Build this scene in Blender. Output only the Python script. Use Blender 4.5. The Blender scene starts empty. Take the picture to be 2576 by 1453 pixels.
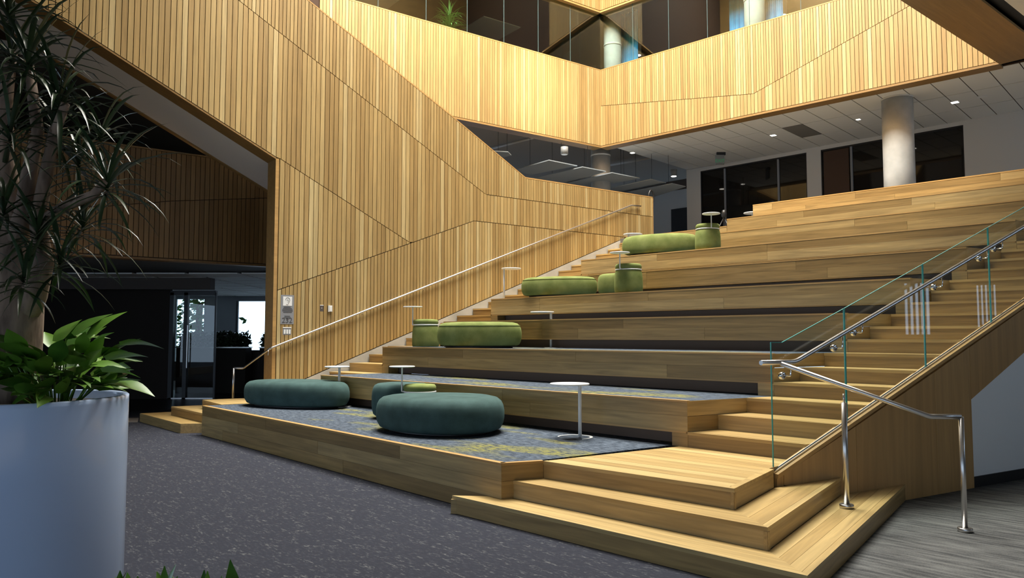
import bpy, math, random
from mathutils import Vector, Matrix
random.seed(7)
S = bpy.context.scene
COL = S.collection
# ------------------------------------------------------------------ camera, sky, lights, exposure
F, PIT, CH = 1900.0, 0.0622, 1.6198            # focal length in px (2576 wide), pitch, eye height
CX, CY = 1288.0, 726.5
cam = bpy.data.cameras.new('camera'); cam.sensor_width = 36; cam.lens = 36*F/2576; cam.clip_end = 200
camo = bpy.data.objects.new('camera', cam); COL.objects.link(camo)
camo.location = (0, 0, CH); camo.rotation_euler = (math.pi/2+PIT, 0, 0)
S.camera = camo
S.view_settings.view_transform = 'Standard'; S.view_settings.look = 'None'
S.view_settings.gamma = 1; S.view_settings.use_curve_mapping = False
S.view_settings.exposure = 0.05
wd = bpy.data.worlds.new('sky'); S.world = wd; wd.use_nodes = True
bg = wd.node_tree.nodes['Background']
bg.inputs[0].default_value = (0.58, 0.76, 1.0, 1); bg.inputs[1].default_value = 2.7
# skylight over the atrium void
ld = bpy.data.lights.new('atrium_skylight', 'AREA'); ld.shape = 'RECTANGLE'; ld.size = 8; ld.size_y = 10
ld.energy = 10400; ld.color = (1.0, 0.965, 0.88)
lo = bpy.data.objects.new('atrium_skylight', ld); COL.objects.link(lo)
lo.location = (0.2, 12.8, 17.9); lo.rotation_euler = (0, 0, math.radians(45))
# added spot lamp standing in for a patch of sun on the gallery front
sd = bpy.data.lights.new('sun_patch_spot', 'SPOT'); sd.energy = 15000; sd.color = (1.0, 0.93, 0.74)
sd.spot_size = math.radians(17); sd.spot_blend = 1.0; sd.shadow_soft_size = 0.5
so = bpy.data.objects.new('sun_patch_spot', sd); COL.objects.link(so)
so.location = (7.5, 13.5, 14.8)
so.rotation_euler = (Vector((0.75, 21.7, 8.5))-Vector(so.location)).to_track_quat('-Z', 'Y').to_euler()

# ------------------------------------------------------------------ geometry of the place
R = 0.158                                        # riser
BETA, V0, T, G = -0.7922, 6.8256, 0.4089, 0.277  # run of the tiers, front of tier two, tread, skew of the ends
CB, SB = math.cos(BETA), math.sin(BETA)
def W(u, v): return Vector((u*CB-v*SB, u*SB+v*CB))
def V(n): return V0+3*T*(n-2)
def ray(x, y):
    X = (x-CX)/F; Y = (y-CY)/F; c, s = math.cos(PIT), math.sin(PIT)
    return Vector((X, c+Y*s, s-Y*c))
def at(x, y, z):                                 # point of the place seen at a photo pixel, on the level z
    d = ray(x, y); k = (z-CH)/d.z; return Vector((d.x*k, d.y*k))
def on(x, y, A, D):                              # ... on the upright plane through A along D
    d = ray(x, y); k = (A.x*-D.y+A.y*D.x)/(d.x*-D.y+d.y*D.x); return Vector((d.x*k, d.y*k, CH+d.z*k))
D1 = Vector((CB, SB)); D2 = Vector((-SB, CB))
def onv(x, y, v): return on(x, y, W(0, v), D1)
def UVW(p): return (p.x*CB+p.y*SB, -p.x*SB+p.y*CB)

# ------------------------------------------------------------------ materials
def newmat(name):
    m = bpy.data.materials.new(name); m.use_nodes = True
    nt = m.node_tree; return m, nt, nt.nodes['Principled BSDF']
def plain(name, col, rough=.5, metal=0., spec=.5, emit=None, es=0.):
    m, nt, p = newmat(name)
    p.inputs['Base Color'].default_value = (*col, 1); p.inputs['Roughness'].default_value = rough
    p.inputs['Metallic'].default_value = metal; p.inputs['Specular IOR Level'].default_value = spec
    if emit: p.inputs['Emission Color'].default_value = (*emit, 1); p.inputs['Emission Strength'].default_value = es
    return m
def N(nt, t, **kw):
    n = nt.nodes.new(t)
    for k, v in kw.items(): setattr(n, k, v)
    return n
def ramp(nt, stops):
    n = N(nt, 'ShaderNodeValToRGB'); e = n.color_ramp.elements
    while len(e) < len(stops): e.new(.5)
    for i, (p, c) in enumerate(stops): e[i].position = p; e[i].color = (*c, 1)
    return n
def wood(name, tones, grain=(1.2, 22, 22), rough=.42, contrast=.25, bump=.02):
    m, nt, p = newmat(name); L = nt.links
    tc = N(nt, 'ShaderNodeTexCoord'); oi = N(nt, 'ShaderNodeObjectInfo')
    add = N(nt, 'ShaderNodeVectorMath', operation='ADD'); mul = N(nt, 'ShaderNodeVectorMath', operation='MULTIPLY')
    sc = N(nt, 'ShaderNodeMath', operation='MULTIPLY'); sc.inputs[1].default_value = 37.0
    L.new(oi.outputs['Random'], sc.inputs[0])
    L.new(tc.outputs['Object'], add.inputs[0]); L.new(sc.outputs[0], add.inputs[1])
    L.new(add.outputs[0], mul.inputs[0]); mul.inputs[1].default_value = grain
    nz = N(nt, 'ShaderNodeTexNoise'); nz.inputs['Scale'].default_value = 1.0; nz.inputs['Detail'].default_value = 6
    nz.inputs['Distortion'].default_value = .8
    L.new(mul.outputs[0], nz.inputs['Vector'])
    n2 = N(nt, 'ShaderNodeTexNoise'); n2.inputs['Scale'].default_value = .35; n2.inputs['Detail'].default_value = 2
    L.new(mul.outputs[0], n2.inputs['Vector'])
    rp = ramp(nt, tones); L.new(oi.outputs['Random'], rp.inputs[0])
    mr = N(nt, 'ShaderNodeMapRange'); mr.inputs[1].default_value = .3; mr.inputs[2].default_value = .75
    mr.inputs[3].default_value = 1-contrast; mr.inputs[4].default_value = 1+contrast*.6
    L.new(nz.outputs[0], mr.inputs[0])
    m2 = N(nt, 'ShaderNodeMapRange'); m2.inputs[1].default_value = .3; m2.inputs[2].default_value = .7
    m2.inputs[3].default_value = .9; m2.inputs[4].default_value = 1.08
    L.new(n2.outputs[0], m2.inputs[0])
    mm = N(nt, 'ShaderNodeMath', operation='MULTIPLY'); L.new(mr.outputs[0], mm.inputs[0]); L.new(m2.outputs[0], mm.inputs[1])
    vm = N(nt, 'ShaderNodeVectorMath', operation='SCALE'); L.new(rp.outputs[0], vm.inputs[0]); L.new(mm.outputs[0], vm.inputs['Scale'])
    L.new(vm.outputs[0], p.inputs['Base Color']); p.inputs['Roughness'].default_value = rough
    p.inputs['Specular IOR Level'].default_value = .35
    bp = N(nt, 'ShaderNodeBump'); bp.inputs['Strength'].default_value = bump*6; bp.inputs['Distance'].default_value = .002
    L.new(nz.outputs[0], bp.inputs['Height']); L.new(bp.outputs[0], p.inputs['Normal'])
    return m
OAK = [(0., (0.275, 0.172, 0.060)), (.3, (0.345, 0.222, 0.082)), (.65, (0.395, 0.263, 0.102)), (1., (0.475, 0.335, 0.145))]
SLT = [(0., (0.320, 0.208, 0.076)), (.2, (0.372, 0.248, 0.094)), (.75, (0.422, 0.294, 0.118)), (.9, (0.466, 0.338, 0.145)), (1., (0.530, 0.415, 0.205))]
M = {}
M['plank'] = wood('oak_plank', OAK, contrast=.32)
M['tread'] = wood('oak_tread', [(0., (0.385, 0.252, 0.092)), (.5, (0.460, 0.312, 0.120)), (1., (0.545, 0.390, 0.165))])
M['slat'] = wood('oak_slat', SLT, grain=(30, 30, 1.3), rough=.5, contrast=.2)
M['slatdark'] = wood('shaded_slat', [(0., (.175, .093, .030)), (.5, (.21, .115, .038)), (1., (.245, .14, .05))], grain=(30, 30, 1.3), rough=.5, contrast=.2)  # oak slat tones darkened to paint in the shade on the back band
M['trimwood'] = wood('oak_trim', [(0., (.44, .26, .09)), (1., (.50, .31, .115))], contrast=.15)
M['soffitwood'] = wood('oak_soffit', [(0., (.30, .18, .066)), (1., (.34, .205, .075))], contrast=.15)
M['veneer'] = wood('oak_veneer', [(0., (.43, .25, .092)), (1., (.48, .285, .108))], grain=(16, 16, .8), contrast=.16)
M['backing'] = plain('groove_backing', (.045, .022, .010), .9)
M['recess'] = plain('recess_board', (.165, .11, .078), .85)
M['shellgrey'] = plain('shell_grey', (.22, .21, .20), .9)
M['bouncefloor'] = plain('bounce_floor_grey', (.13, .12, .105), .95)  # grey for unseen floors, chosen to bounce light up to the ceilings
M['white'] = plain('white_enamel', (.80, .81, .80), .35)
M['paint'] = plain('wall_paint', (.66, .64, .60), .8)
M['paintblue'] = plain('pale_wall_paint', (.55, .60, .64), .8)
M['tile'] = plain('ceiling_tile', (.80, .80, .77), .9)
M['tiledark'] = plain('ceiling_vent_panel', (.20, .19, .175), .9)
M['soffit'] = plain('grey_plaster', (.78, .76, .73), .85)
M['black'] = plain('black_metal', (.012, .012, .013), .4)
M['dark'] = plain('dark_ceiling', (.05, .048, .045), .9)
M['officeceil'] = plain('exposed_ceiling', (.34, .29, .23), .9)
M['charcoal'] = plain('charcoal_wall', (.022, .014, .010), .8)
M['header'] = plain('taupe_header', (.085, .068, .058), .8)
M['steel'] = plain('brushed_steel', (.60, .58, .56), .3, 1.0)
M['chrome'] = plain('polished_steel', (.72, .72, .72), .1, 1.0)
M['glassdark'] = plain('dark_glass', (.012, .010, .008), .04, 0, .5)
M['signgrey'] = plain('sign_grey', (.24, .25, .27), .5)
M['ink'] = plain('sign_ink', (.06, .06, .065), .7)
M['cloud'] = plain('acoustic_panel', (.30, .34, .37), .9)
M['paneedge'] = plain('pane_edge', (.10, .16, .17), .3)
M['soil'] = plain('potting_soil', (.02, .014, .01), .95)
M['lamp'] = plain('lamp_lens', (.9, .9, .85), .4, emit=(1, .93, .8), es=9)
M['exit'] = plain('exit_green', (.05, .35, .16), .5, emit=(.08, .55, .25), es=.12)
M['signhouse'] = plain('exit_housing', (.22, .23, .23), .5)
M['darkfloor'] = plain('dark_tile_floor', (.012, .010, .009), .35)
M['pale'] = plain('pale_floor_strip', (.20, .18, .16), .6)

def concrete():
    m, nt, p = newmat('concrete'); L = nt.links
    tc = N(nt, 'ShaderNodeTexCoord'); nz = N(nt, 'ShaderNodeTexNoise'); nz.inputs['Scale'].default_value = 2.2; nz.inputs['Detail'].default_value = 8
    L.new(tc.outputs['Object'], nz.inputs['Vector'])
    rp = ramp(nt, [(.3, (.36, .36, .34)), (.7, (.52, .52, .50))]); L.new(nz.outputs[0], rp.inputs[0])
    L.new(rp.outputs[0], p.inputs['Base Color']); p.inputs['Roughness'].default_value = .8
    return m
M['concrete'] = concrete()
def fabric(name, a, b, sc=6, fine=160):
    m, nt, p = newmat(name); L = nt.links
    tc = N(nt, 'ShaderNodeTexCoord'); n1 = N(nt, 'ShaderNodeTexNoise'); n1.inputs['Scale'].default_value = sc; n1.inputs['Detail'].default_value = 4
    n2 = N(nt, 'ShaderNodeTexNoise'); n2.inputs['Scale'].default_value = fine; n2.inputs['Detail'].default_value = 2
    L.new(tc.outputs['Object'], n1.inputs['Vector']); L.new(tc.outputs['Object'], n2.inputs['Vector'])
    ad = N(nt, 'ShaderNodeMath', operation='MULTIPLY_ADD'); ad.inputs[1].default_value = .45
    L.new(n2.outputs[0], ad.inputs[0]); L.new(n1.outputs[0], ad.inputs[2])
    rp = ramp(nt, [(.5, a), (.95, b)]); L.new(ad.outputs[0], rp.inputs[0]); L.new(rp.outputs[0], p.inputs['Base Color'])
    p.inputs['Roughness'].default_value = .9; p.inputs['Specular IOR Level'].default_value = .15
    p.inputs['Sheen Weight'].default_value = .35; p.inputs['Sheen Roughness'].default_value = .4
    p.inputs['Sheen Tint'].default_value = (*b, 1)
    bp = N(nt, 'ShaderNodeBump'); bp.inputs['Strength'].default_value = .25; bp.inputs['Distance'].default_value = .003
    L.new(n2.outputs[0], bp.inputs['Height']); L.new(bp.outputs[0], p.inputs['Normal'])
    return m
M['teal'] = fabric('teal_felt', (.036, .066, .062), (.058, .104, .098))
M['green'] = fabric('green_velvet', (.13, .165, .046), (.225, .26, .088), sc=5)
M['bluefelt'] = fabric('blue_felt', (.05, .09, .12), (.08, .14, .18))
M['curtain'] = fabric('blue_curtain', (.05, .28, .55), (.10, .42, .75), sc=3)
def carpet(name, base, light, spots, spot_col, rot, scale, thr, thr2):
    m, nt, p = newmat(name); L = nt.links
    tc = N(nt, 'ShaderNodeTexCoord'); mp = N(nt, 'ShaderNodeMapping'); mp.inputs['Rotation'].default_value = (0, 0, rot)
    mp.inputs['Scale'].default_value = scale
    L.new(tc.outputs['Object'], mp.inputs['Vector'])
    n1 = N(nt, 'ShaderNodeTexNoise'); n1.inputs['Scale'].default_value = 1; n1.inputs['Detail'].default_value = 5; n1.inputs['Roughness'].default_value = .65
    L.new(mp.outputs[0], n1.inputs['Vector'])
    n3 = N(nt, 'ShaderNodeTexNoise'); n3.inputs['Scale'].default_value = 90; n3.inputs['Detail'].default_value = 3
    L.new(tc.outputs['Object'], n3.inputs['Vector'])
    ad = N(nt, 'ShaderNodeMath', operation='MULTIPLY_ADD'); ad.inputs[1].default_value = .25; L.new(n3.outputs[0], ad.inputs[0]); L.new(n1.outputs[0], ad.inputs[2])
    rp = ramp(nt, [(thr[0], base), (thr[1], light)]); L.new(ad.outputs[0], rp.inputs[0])
    n2 = N(nt, 'ShaderNodeTexNoise'); n2.inputs['Scale'].default_value = spots; n2.inputs['Detail'].default_value = 2
    L.new(mp.outputs[0], n2.inputs['Vector'])
    r2 = ramp(nt, [(thr2[0], (0, 0, 0)), (thr2[1], (1, 1, 1))]); L.new(n2.outputs[0], r2.inputs[0])
    r3 = ramp(nt, [(thr[0]+.02, (0, 0, 0)), (thr[1], (1, 1, 1))]); L.new(ad.outputs[0], r3.inputs[0])
    ml = N(nt, 'ShaderNodeMath', operation='MULTIPLY'); L.new(r2.outputs[0], ml.inputs[0]); L.new(r3.outputs[0], ml.inputs[1])
    mx = N(nt, 'ShaderNodeMix', data_type='RGBA'); L.new(ml.outputs[0], mx.inputs['Factor']); L.new(rp.outputs[0], mx.inputs['A'])
    mx.inputs['B'].default_value = (*spot_col, 1); L.new(mx.outputs['Result'], p.inputs['Base Color'])
    p.inputs['Roughness'].default_value = .95; p.inputs['Specular IOR Level'].default_value = .1
    bp = N(nt, 'ShaderNodeBump'); bp.inputs['Strength'].default_value = .3; bp.inputs['Distance'].default_value = .004
    L.new(n3.outputs[0], bp.inputs['Height']); L.new(bp.outputs[0], p.inputs['Normal'])
    return m
M['carpet'] = carpet('charcoal_carpet', (.030, .032, .043), (.044, .047, .060), .3, (.125, .128, .13), .35, (16, 46, 1), (.62, .80), (.48, .62))
M['carpetblue'] = carpet('blue_carpet', (.028, .036, .050), (.105, .128, .160), .055, (.22, .205, .045), .25, (10, 30, 1), (.50, .74), (.535, .62))
M['carpetgrey'] = carpet('grey_streaked_carpet', (.045, .046, .047), (.155, .156, .150), .4, (.18, .18, .17), .1, (2.2, 22, 1), (.48, .80), (.6, .8))
def glass(name, tint, ior=1.45, rough=0.0):
    m, nt, p = newmat(name); L = nt.links; nt.nodes.remove(p)
    out = nt.nodes['Material Output']
    tr = N(nt, 'ShaderNodeBsdfTransparent'); tr.inputs[0].default_value = (*tint, 1)
    gl = N(nt, 'ShaderNodeBsdfGlossy'); gl.inputs['Roughness'].default_value = rough
    lw = N(nt, 'ShaderNodeLayerWeight'); lw.inputs[0].default_value = .5
    pw = N(nt, 'ShaderNodeMath', operation='POWER'); pw.inputs[1].default_value = 4.5; L.new(lw.outputs['Facing'], pw.inputs[0])
    f0 = ((ior-1)/(ior+1))**2
    fr = N(nt, 'ShaderNodeMath', operation='MULTIPLY_ADD'); fr.inputs[1].default_value = 1-f0; fr.inputs[2].default_value = f0; L.new(pw.outputs[0], fr.inputs[0])
    mx = N(nt, 'ShaderNodeMixShader'); L.new(fr.outputs[0], mx.inputs[0]); L.new(tr.outputs[0], mx.inputs[1]); L.new(gl.outputs[0], mx.inputs[2])
    L.new(mx.outputs[0], out.inputs[0]); return m
M['glass'] = glass('clear_glass', (.95, .985, .97))
M['glassedge'] = plain('glass_edge', (.05, .32, .30), .2)
M['glassgrey'] = glass('smoked_glass', (.86, .93, .92), 1.75)
def leafmat(name, a, b, rough=.35):
    m, nt, p = newmat(name); L = nt.links
    oi = N(nt, 'ShaderNodeObjectInfo'); tc = N(nt, 'ShaderNodeTexCoord'); nz = N(nt, 'ShaderNodeTexNoise'); nz.inputs['Scale'].default_value = 14
    L.new(tc.outputs['Object'], nz.inputs['Vector'])
    ad = N(nt, 'ShaderNodeMath', operation='MULTIPLY_ADD'); ad.inputs[1].default_value = .5; L.new(nz.outputs[0], ad.inputs[0]); L.new(oi.outputs['Random'], ad.inputs[2])
    rp = ramp(nt, [(.2, a), (1.1, b)]); L.new(ad.outputs[0], rp.inputs[0]); L.new(rp.outputs[0], p.inputs['Base Color'])
    p.inputs['Roughness'].default_value = rough; p.inputs['Specular IOR Level'].default_value = .5
    return m
M['pothos'] = leafmat('pothos_leaf', (.035, .11, .012), (.13, .27, .03))
M['dracaena'] = leafmat('dracaena_leaf', (.012, .028, .010), (.035, .06, .022), .3)
M['outleaf'] = leafmat('tree_leaf', (.08, .22, .05), (.2, .42, .12), .6)
def bark():
    m, nt, p = newmat('bark'); L = nt.links
    tc = N(nt, 'ShaderNodeTexCoord'); mp = N(nt, 'ShaderNodeMapping'); mp.inputs['Scale'].default_value = (14, 14, 4); L.new(tc.outputs['Object'], mp.inputs[0])
    nz = N(nt, 'ShaderNodeTexNoise'); nz.inputs['Scale'].default_value = 1; nz.inputs['Detail'].default_value = 6; L.new(mp.outputs[0], nz.inputs['Vector'])
    rp = ramp(nt, [(.3, (.09, .058, .040)), (.7, (.30, .21, .15))]); L.new(nz.outputs[0], rp.inputs[0]); L.new(rp.outputs[0], p.inputs['Base Color'])
    p.inputs['Roughness'].default_value = .9
    bp = N(nt, 'ShaderNodeBump'); bp.inputs['Strength'].default_value = .6; bp.inputs['Distance'].default_value = .02
    L.new(nz.outputs[0], bp.inputs['Height']); L.new(bp.outputs[0], p.inputs['Normal']); return m
M['bark'] = bark()

# ------------------------------------------------------------------ builders
def link(name, me, mat, parent=None, mw=None, smooth=False):
    o = bpy.data.objects.new(name, me); COL.objects.link(o)
    if mat is not None and not me.materials: me.materials.append(M[mat] if isinstance(mat, str) else mat)
    if mw is None: mw = Matrix.Identity(4)
    if parent is not None:
        o.parent = parent; o.matrix_parent_inverse = PW(parent).inverted()
    o.matrix_basis = mw
    if smooth:
        for p in me.polygons: p.use_smooth = True
    return o
def PW(o):                                        # world matrix without a depsgraph update
    if o.parent: return PW(o.parent) @ o.matrix_parent_inverse @ o.matrix_basis
    return o.matrix_basis.copy()
def tag(o, label=None, cat=None, group=None, kind=None):
    for k, v in (('label', label), ('category', cat), ('group', group), ('kind', kind)):
        if v: o[k] = v
    return o
def empty(name, loc, label=None, cat=None, group=None, kind=None):
    o = bpy.data.objects.new(name, None); COL.objects.link(o); o.empty_display_size = .1
    o.matrix_basis = Matrix.Translation(loc)
    return tag(o, label, cat, group, kind)
def mesh(name, vs, fs, mat, parent=None, smooth=False, loc=None):
    c = Vector(loc) if loc is not None else sum((Vector(v) for v in vs), Vector())/len(vs)
    me = bpy.data.meshes.new(name); me.from_pydata([tuple(Vector(v)-c) for v in vs], [], fs); me.update()
    return link(name, me, mat, parent, Matrix.Translation(c), smooth)
BOXF = [(0, 3, 2, 1), (4, 5, 6, 7), (0, 1, 5, 4), (1, 2, 6, 5), (2, 3, 7, 6), (3, 0, 4, 7)]
def beam(name, p0, p1, a, b, z0, z1, mat, parent=None):
    """board from p0 to p1 (plan), reaching a..b to the left of that line, z0..z1; z may be (start,end)"""
    p0, p1 = Vector(p0[:2]), Vector(p1[:2]); d = p1-p0; L = d.length; d /= L
    za, zb = (z0 if isinstance(z0, tuple) else (z0, z0)), (z1 if isinstance(z1, tuple) else (z1, z1))
    zc = (za[0]+zb[0]+za[1]+zb[1])/4; h = L/2; yc = (a+b)/2
    vs = [(-h, a-yc, za[0]-zc), (h, a-yc, za[1]-zc), (h, b-yc, za[1]-zc), (-h, b-yc, za[0]-zc),
          (-h, a-yc, zb[0]-zc), (h, a-yc, zb[1]-zc), (h, b-yc, zb[1]-zc), (-h, b-yc, zb[0]-zc)]
    me = bpy.data.meshes.new(name); me.from_pydata(vs, [], BOXF); me.update()
    n = Vector((-d.y, d.x)); c = (p0+p1)/2+n*yc
    mw = Matrix.Translation((c.x, c.y, zc)) @ Matrix.Rotation(math.atan2(d.y, d.x), 4, 'Z')
    return link(name, me, mat, parent, mw)
def ubox(name, u0, u1, v0, v1, z0, z1, mat, parent=None):
    return beam(name, W(u0, v0), W(u1, v0), 0, v1-v0, z0, z1, mat, parent)
def prism(name, poly, z0, z1, mat, parent=None, uv=True, ang=None):
    """flat slab over a plan polygon; local x along the tiers so that grain follows"""
    P = [W(*p) for p in poly] if uv else [Vector(p) for p in poly]
    ar = sum(P[i].x*P[(i+1) % len(P)].y-P[(i+1) % len(P)].x*P[i].y for i in range(len(P)))
    if ar < 0: P.reverse()
    c = sum(P, Vector((0, 0)))/len(P); zc = (z0+z1)/2; n = len(P)
    ang = BETA if ang is None else ang; rot = Matrix.Rotation(-ang, 2)
    L = [rot @ (p-c) for p in P]
    vs = [(p.x, p.y, z0-zc) for p in L]+[(p.x, p.y, z1-zc) for p in L]
    fs = [tuple(reversed(range(n))), tuple(range(n, 2*n))]+[(i, (i+1) % n, n+(i+1) % n, n+i) for i in range(n)]
    me = bpy.data.meshes.new(name); me.from_pydata(vs, [], fs); me.update()
    return link(name, me, mat, parent, Matrix.Translation((c.x, c.y, zc)) @ Matrix.Rotation(ang, 4, 'Z'))
def lathe(name, prof, mat, parent=None, loc=(0, 0, 0), seg=32, rot=None, sx=1., sy=1., shape=None):
    vs, fs = [], []
    for (r_, z_) in prof:
        for i in range(seg):
            a = 2*math.pi*i/seg; k = shape(a) if shape else 1.
            vs.append((r_*k*sx*math.cos(a), r_*k*sy*math.sin(a), z_))
    m = len(prof)
    for j in range(m-1):
        for i in range(seg):
            k = (i+1) % seg; fs.append((j*seg+i, j*seg+k, (j+1)*seg+k, (j+1)*seg+i))
    fs.append(tuple(reversed(range(seg)))); fs.append(tuple(range((m-1)*seg, m*seg)))
    me = bpy.data.meshes.new(name); me.from_pydata(vs, [], fs); me.update()
    mw = Matrix.Translation(loc)
    if rot is not None: mw = mw @ rot
    o = link(name, me, mat, parent, mw)
    for p in me.polygons: p.use_smooth = len(p.vertices) == 4
    return o
def tube(name, pts, rad, mat, parent=None, seg=10, closed=False, radii=None, cap=True):
    pts = [Vector(p) for p in pts]; c = sum(pts, Vector())/len(pts); n = len(pts); vs, fs = [], []
    up = Vector((0, 0, 1)); prev = None
    for i, p in enumerate(pts):
        if closed: t = pts[(i+1) % n]-pts[i-1]
        else: t = (pts[min(i+1, n-1)]-pts[max(i-1, 0)])
        t.normalize()
        if prev is None:
            x = t.cross(up if abs(t.z) < .95 else Vector((1, 0, 0))).normalized()
        else:
            x = (prev-t*prev.dot(t)).normalized()
        prev = x; y = t.cross(x); r_ = radii[i] if radii else rad
        if not closed and 0 < i < n-1:
            d0 = (p-pts[i-1]).normalized(); d1 = (pts[i+1]-p).normalized(); r_ = r_  # mitre kept simple
        for k in range(seg):
            a = 2*math.pi*k/seg; vs.append(p-c+x*(r_*math.cos(a))+y*(r_*math.sin(a)))
    for i in range(n if closed else n-1):
        j = (i+1) % n
        for k in range(seg):
            l = (k+1) % seg; fs.append((i*seg+k, i*seg+l, j*seg+l, j*seg+k))
    if not closed and cap: fs.append(tuple(reversed(range(seg)))); fs.append(tuple(range((n-1)*seg, n*seg)))
    me = bpy.data.meshes.new(name); me.from_pydata([tuple(v) for v in vs], [], fs); me.update()
    o = link(name, me, mat, parent, Matrix.Translation(c))
    for p in me.polygons: p.use_smooth = len(p.vertices) == 4
    return o
def bend(pts, rad=.06, n=5):                      # round the corners of a polyline
    pts = [Vector(p) for p in pts]; out = [pts[0]]
    for i in range(1, len(pts)-1):
        a, b, c = pts[i-1], pts[i], pts[i+1]; r_ = min(rad, (a-b).length*.45, (c-b).length*.45)
        p, q = b+(a-b).normalized()*r_, b+(c-b).normalized()*r_
        for k in range(n+1):
            t = k/n; out.append(p*(1-t)**2+b*2*t*(1-t)+q*t*t)
    return out+[pts[-1]]
def pl(pts):                                      # piecewise linear function
    def f(s):
        if s <= pts[0][0]: a, b = pts[0], pts[1]
        elif s >= pts[-1][0]: a, b = pts[-2], pts[-1]
        else:
            for a, b in zip(pts, pts[1:]):
                if a[0] <= s <= b[0]: break
        return a[1]+(b[1]-a[1])*(s-a[0])/(b[0]-a[0])
    return f
def slats(parent, A, D, side, s0, s1, lo, hi, pitch, gap=.011, th=.03, cut=.007, mat='slat'):
    """upright slats on the plane through A along D; side=+1 puts them left of D"""
    n = Vector((-D.y, D.x))*side; k = int(round((s1-s0)/pitch)); pitch = (s1-s0)/k
    for i in range(k):
        a, b = s0+i*pitch+gap/2, s0+(i+1)*pitch-gap/2
        la, lb, ha, hb = lo(a)+cut, lo(b)+cut, hi(a)-cut, hi(b)-cut
        if max(ha-la, hb-lb) < .03: continue
        ha, hb = max(ha, la+.002), max(hb, lb+.002)
        pa, pb = A+D*a, A+D*b; qa, qb = pa+n*th, pb+n*th
        vs = [(pa.x, pa.y, la), (pb.x, pb.y, lb), (qb.x, qb.y, lb), (qa.x, qa.y, la),
              (pa.x, pa.y, ha), (pb.x, pb.y, hb), (qb.x, qb.y, hb), (qa.x, qa.y, ha)]
        fs = BOXF if side < 0 else BOXF
        mesh('slat', vs, fs, mat, parent)
def wallprism(name, A, D, side, poly, t0, t1, mat, parent=None):
    """upright slab: polygon in (s,z) on the plane through A along D, thickness t0..t1 to the left*side"""
    n = Vector((-D.y, D.x))*side; k = len(poly)
    vs = [(*(A+D*s+n*t0), z) for s, z in poly]+[(*(A+D*s+n*t1), z) for s, z in poly]
    fs = [tuple(range(k)), tuple(reversed(range(k, 2*k)))]+[(i, k+i, k+(i+1) % k, (i+1) % k) for i in range(k)]
    o = mesh(name, vs, fs, mat, parent)
    return o
def struct(o): return tag(o, kind='structure')

# ------------------------------------------------------------------ floors
fl = prism('floor', [(-14, -6), (16, -6), (16, 40), (-24, 40), (-24, -6)][:0] or [(-22, -8), (22, -8), (22, 34), (-22, 34)], -.1, 0, 'carpet', uv=False); struct(fl)
c1, c2, c3 = (-2.09, 4.60), (-2.51, 4.93), (-2.93, 5.24)
struct(prism('floor_right', [(-2.09, 4.6), (-1.1, -1.5), (9, -1.5), (9, 14), (-1.6, 14), (-2.72, 8.3)], 0.0, .004, 'carpetgrey'))
struct(prism('floor_back', [(-9.5, 15.3), (-3.5, 19.9), (-3.5, 34), (-22, 34), (-22, 15.3)], 0.0, .004, 'darkfloor', uv=False))
struct(prism('floor_room_bounce', [(-13, 22.9), (-4, 22.9), (-4, 27.5), (-13, 27.5)], 0.004, .008, 'bouncefloor', uv=False))  # hidden patch added to bounce light onto the far room's ceiling
struct(prism('floor_strip', [(-9.4, 14.35), (-7.05, 14.35), (-7.4, 15.1), (-9.4, 15.1)], 0.0, .003, 'pale', uv=False))

# ------------------------------------------------------------------ building shell out of the picture, shaped to control the daylight: roof with skylight, side walls, low ceiling at the entrance
ZR = 18.0
for nm, po in (('ceiling_roof_front', [(-40, -25), (30, -25), (30, 5.5), (-40, 5.5)]), ('ceiling_roof_back', [(-40, 16.4), (30, 16.4), (30, 45), (-40, 45)]),
               ('ceiling_roof_left', [(-40, 5.5), (-13.9, 5.5), (-13.9, 16.4), (-40, 16.4)]), ('ceiling_roof_right', [(-5.6, 5.5), (30, 5.5), (30, 16.4), (-5.6, 16.4)])):
    struct(prism(nm, po, ZR, ZR+.3, 'shellgrey'))
def shell(nm, p, mat, bands):  # gaps between bands are unseen openings added to let daylight in
    for i, (z0, z1) in enumerate(bands): struct(prism(nm if i == 0 else nm+'_upper', p, z0, z1, mat, uv=False))
shell('wall_outer_left', [(-13.6, 11), (-13.4, 11), (-13.4, 20), (-13.6, 20)], 'charcoal', [(0, ZR)])
shell('wall_outer_left_room', [(-13.6, 20), (-13.4, 20), (-13.4, 27.4), (-13.6, 27.4)], 'charcoal', [(0, .5), (2.95, ZR)])
shell('wall_outer_left_front', [(-13.6, -10), (-13.4, -10), (-13.4, 11), (-13.6, 11)], 'shellgrey', [(0, .3), (3.0, ZR)])
shell('wall_entrance', [(1.5, -10), (17.2, -10), (17.2, -9.8), (1.5, -9.8)], 'shellgrey', [(0, 3.0)])
shell('wall_outer_left_return', [(-22, 27.3), (-13.4, 27.3), (-13.4, 27.45), (-22, 27.45)], 'charcoal', [(3.3, ZR)])
shell('wall_outer_left_office', [(-22.2, 27.3), (-22, 27.3), (-22, 42), (-22.2, 42)], 'charcoal', [(3.3, 4.9), (7.3, ZR)])
shell('wall_outer_right', [(17, -10), (17.2, -10), (17.2, 7.12), (17, 7.12)], 'shellgrey', [(0, 4.9), (7.3, ZR)])
shell('wall_outer_right_pier', [(17, 7.72), (17.2, 7.72), (17.2, 8.70), (17, 8.70)], 'shellgrey', [(0, 4.9), (7.3, ZR)])
shell('wall_outer_right_back', [(17, 9.14), (17.2, 9.14), (17.2, 42), (17, 42)], 'shellgrey', [(0, 4.9), (7.3, ZR)])
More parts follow.
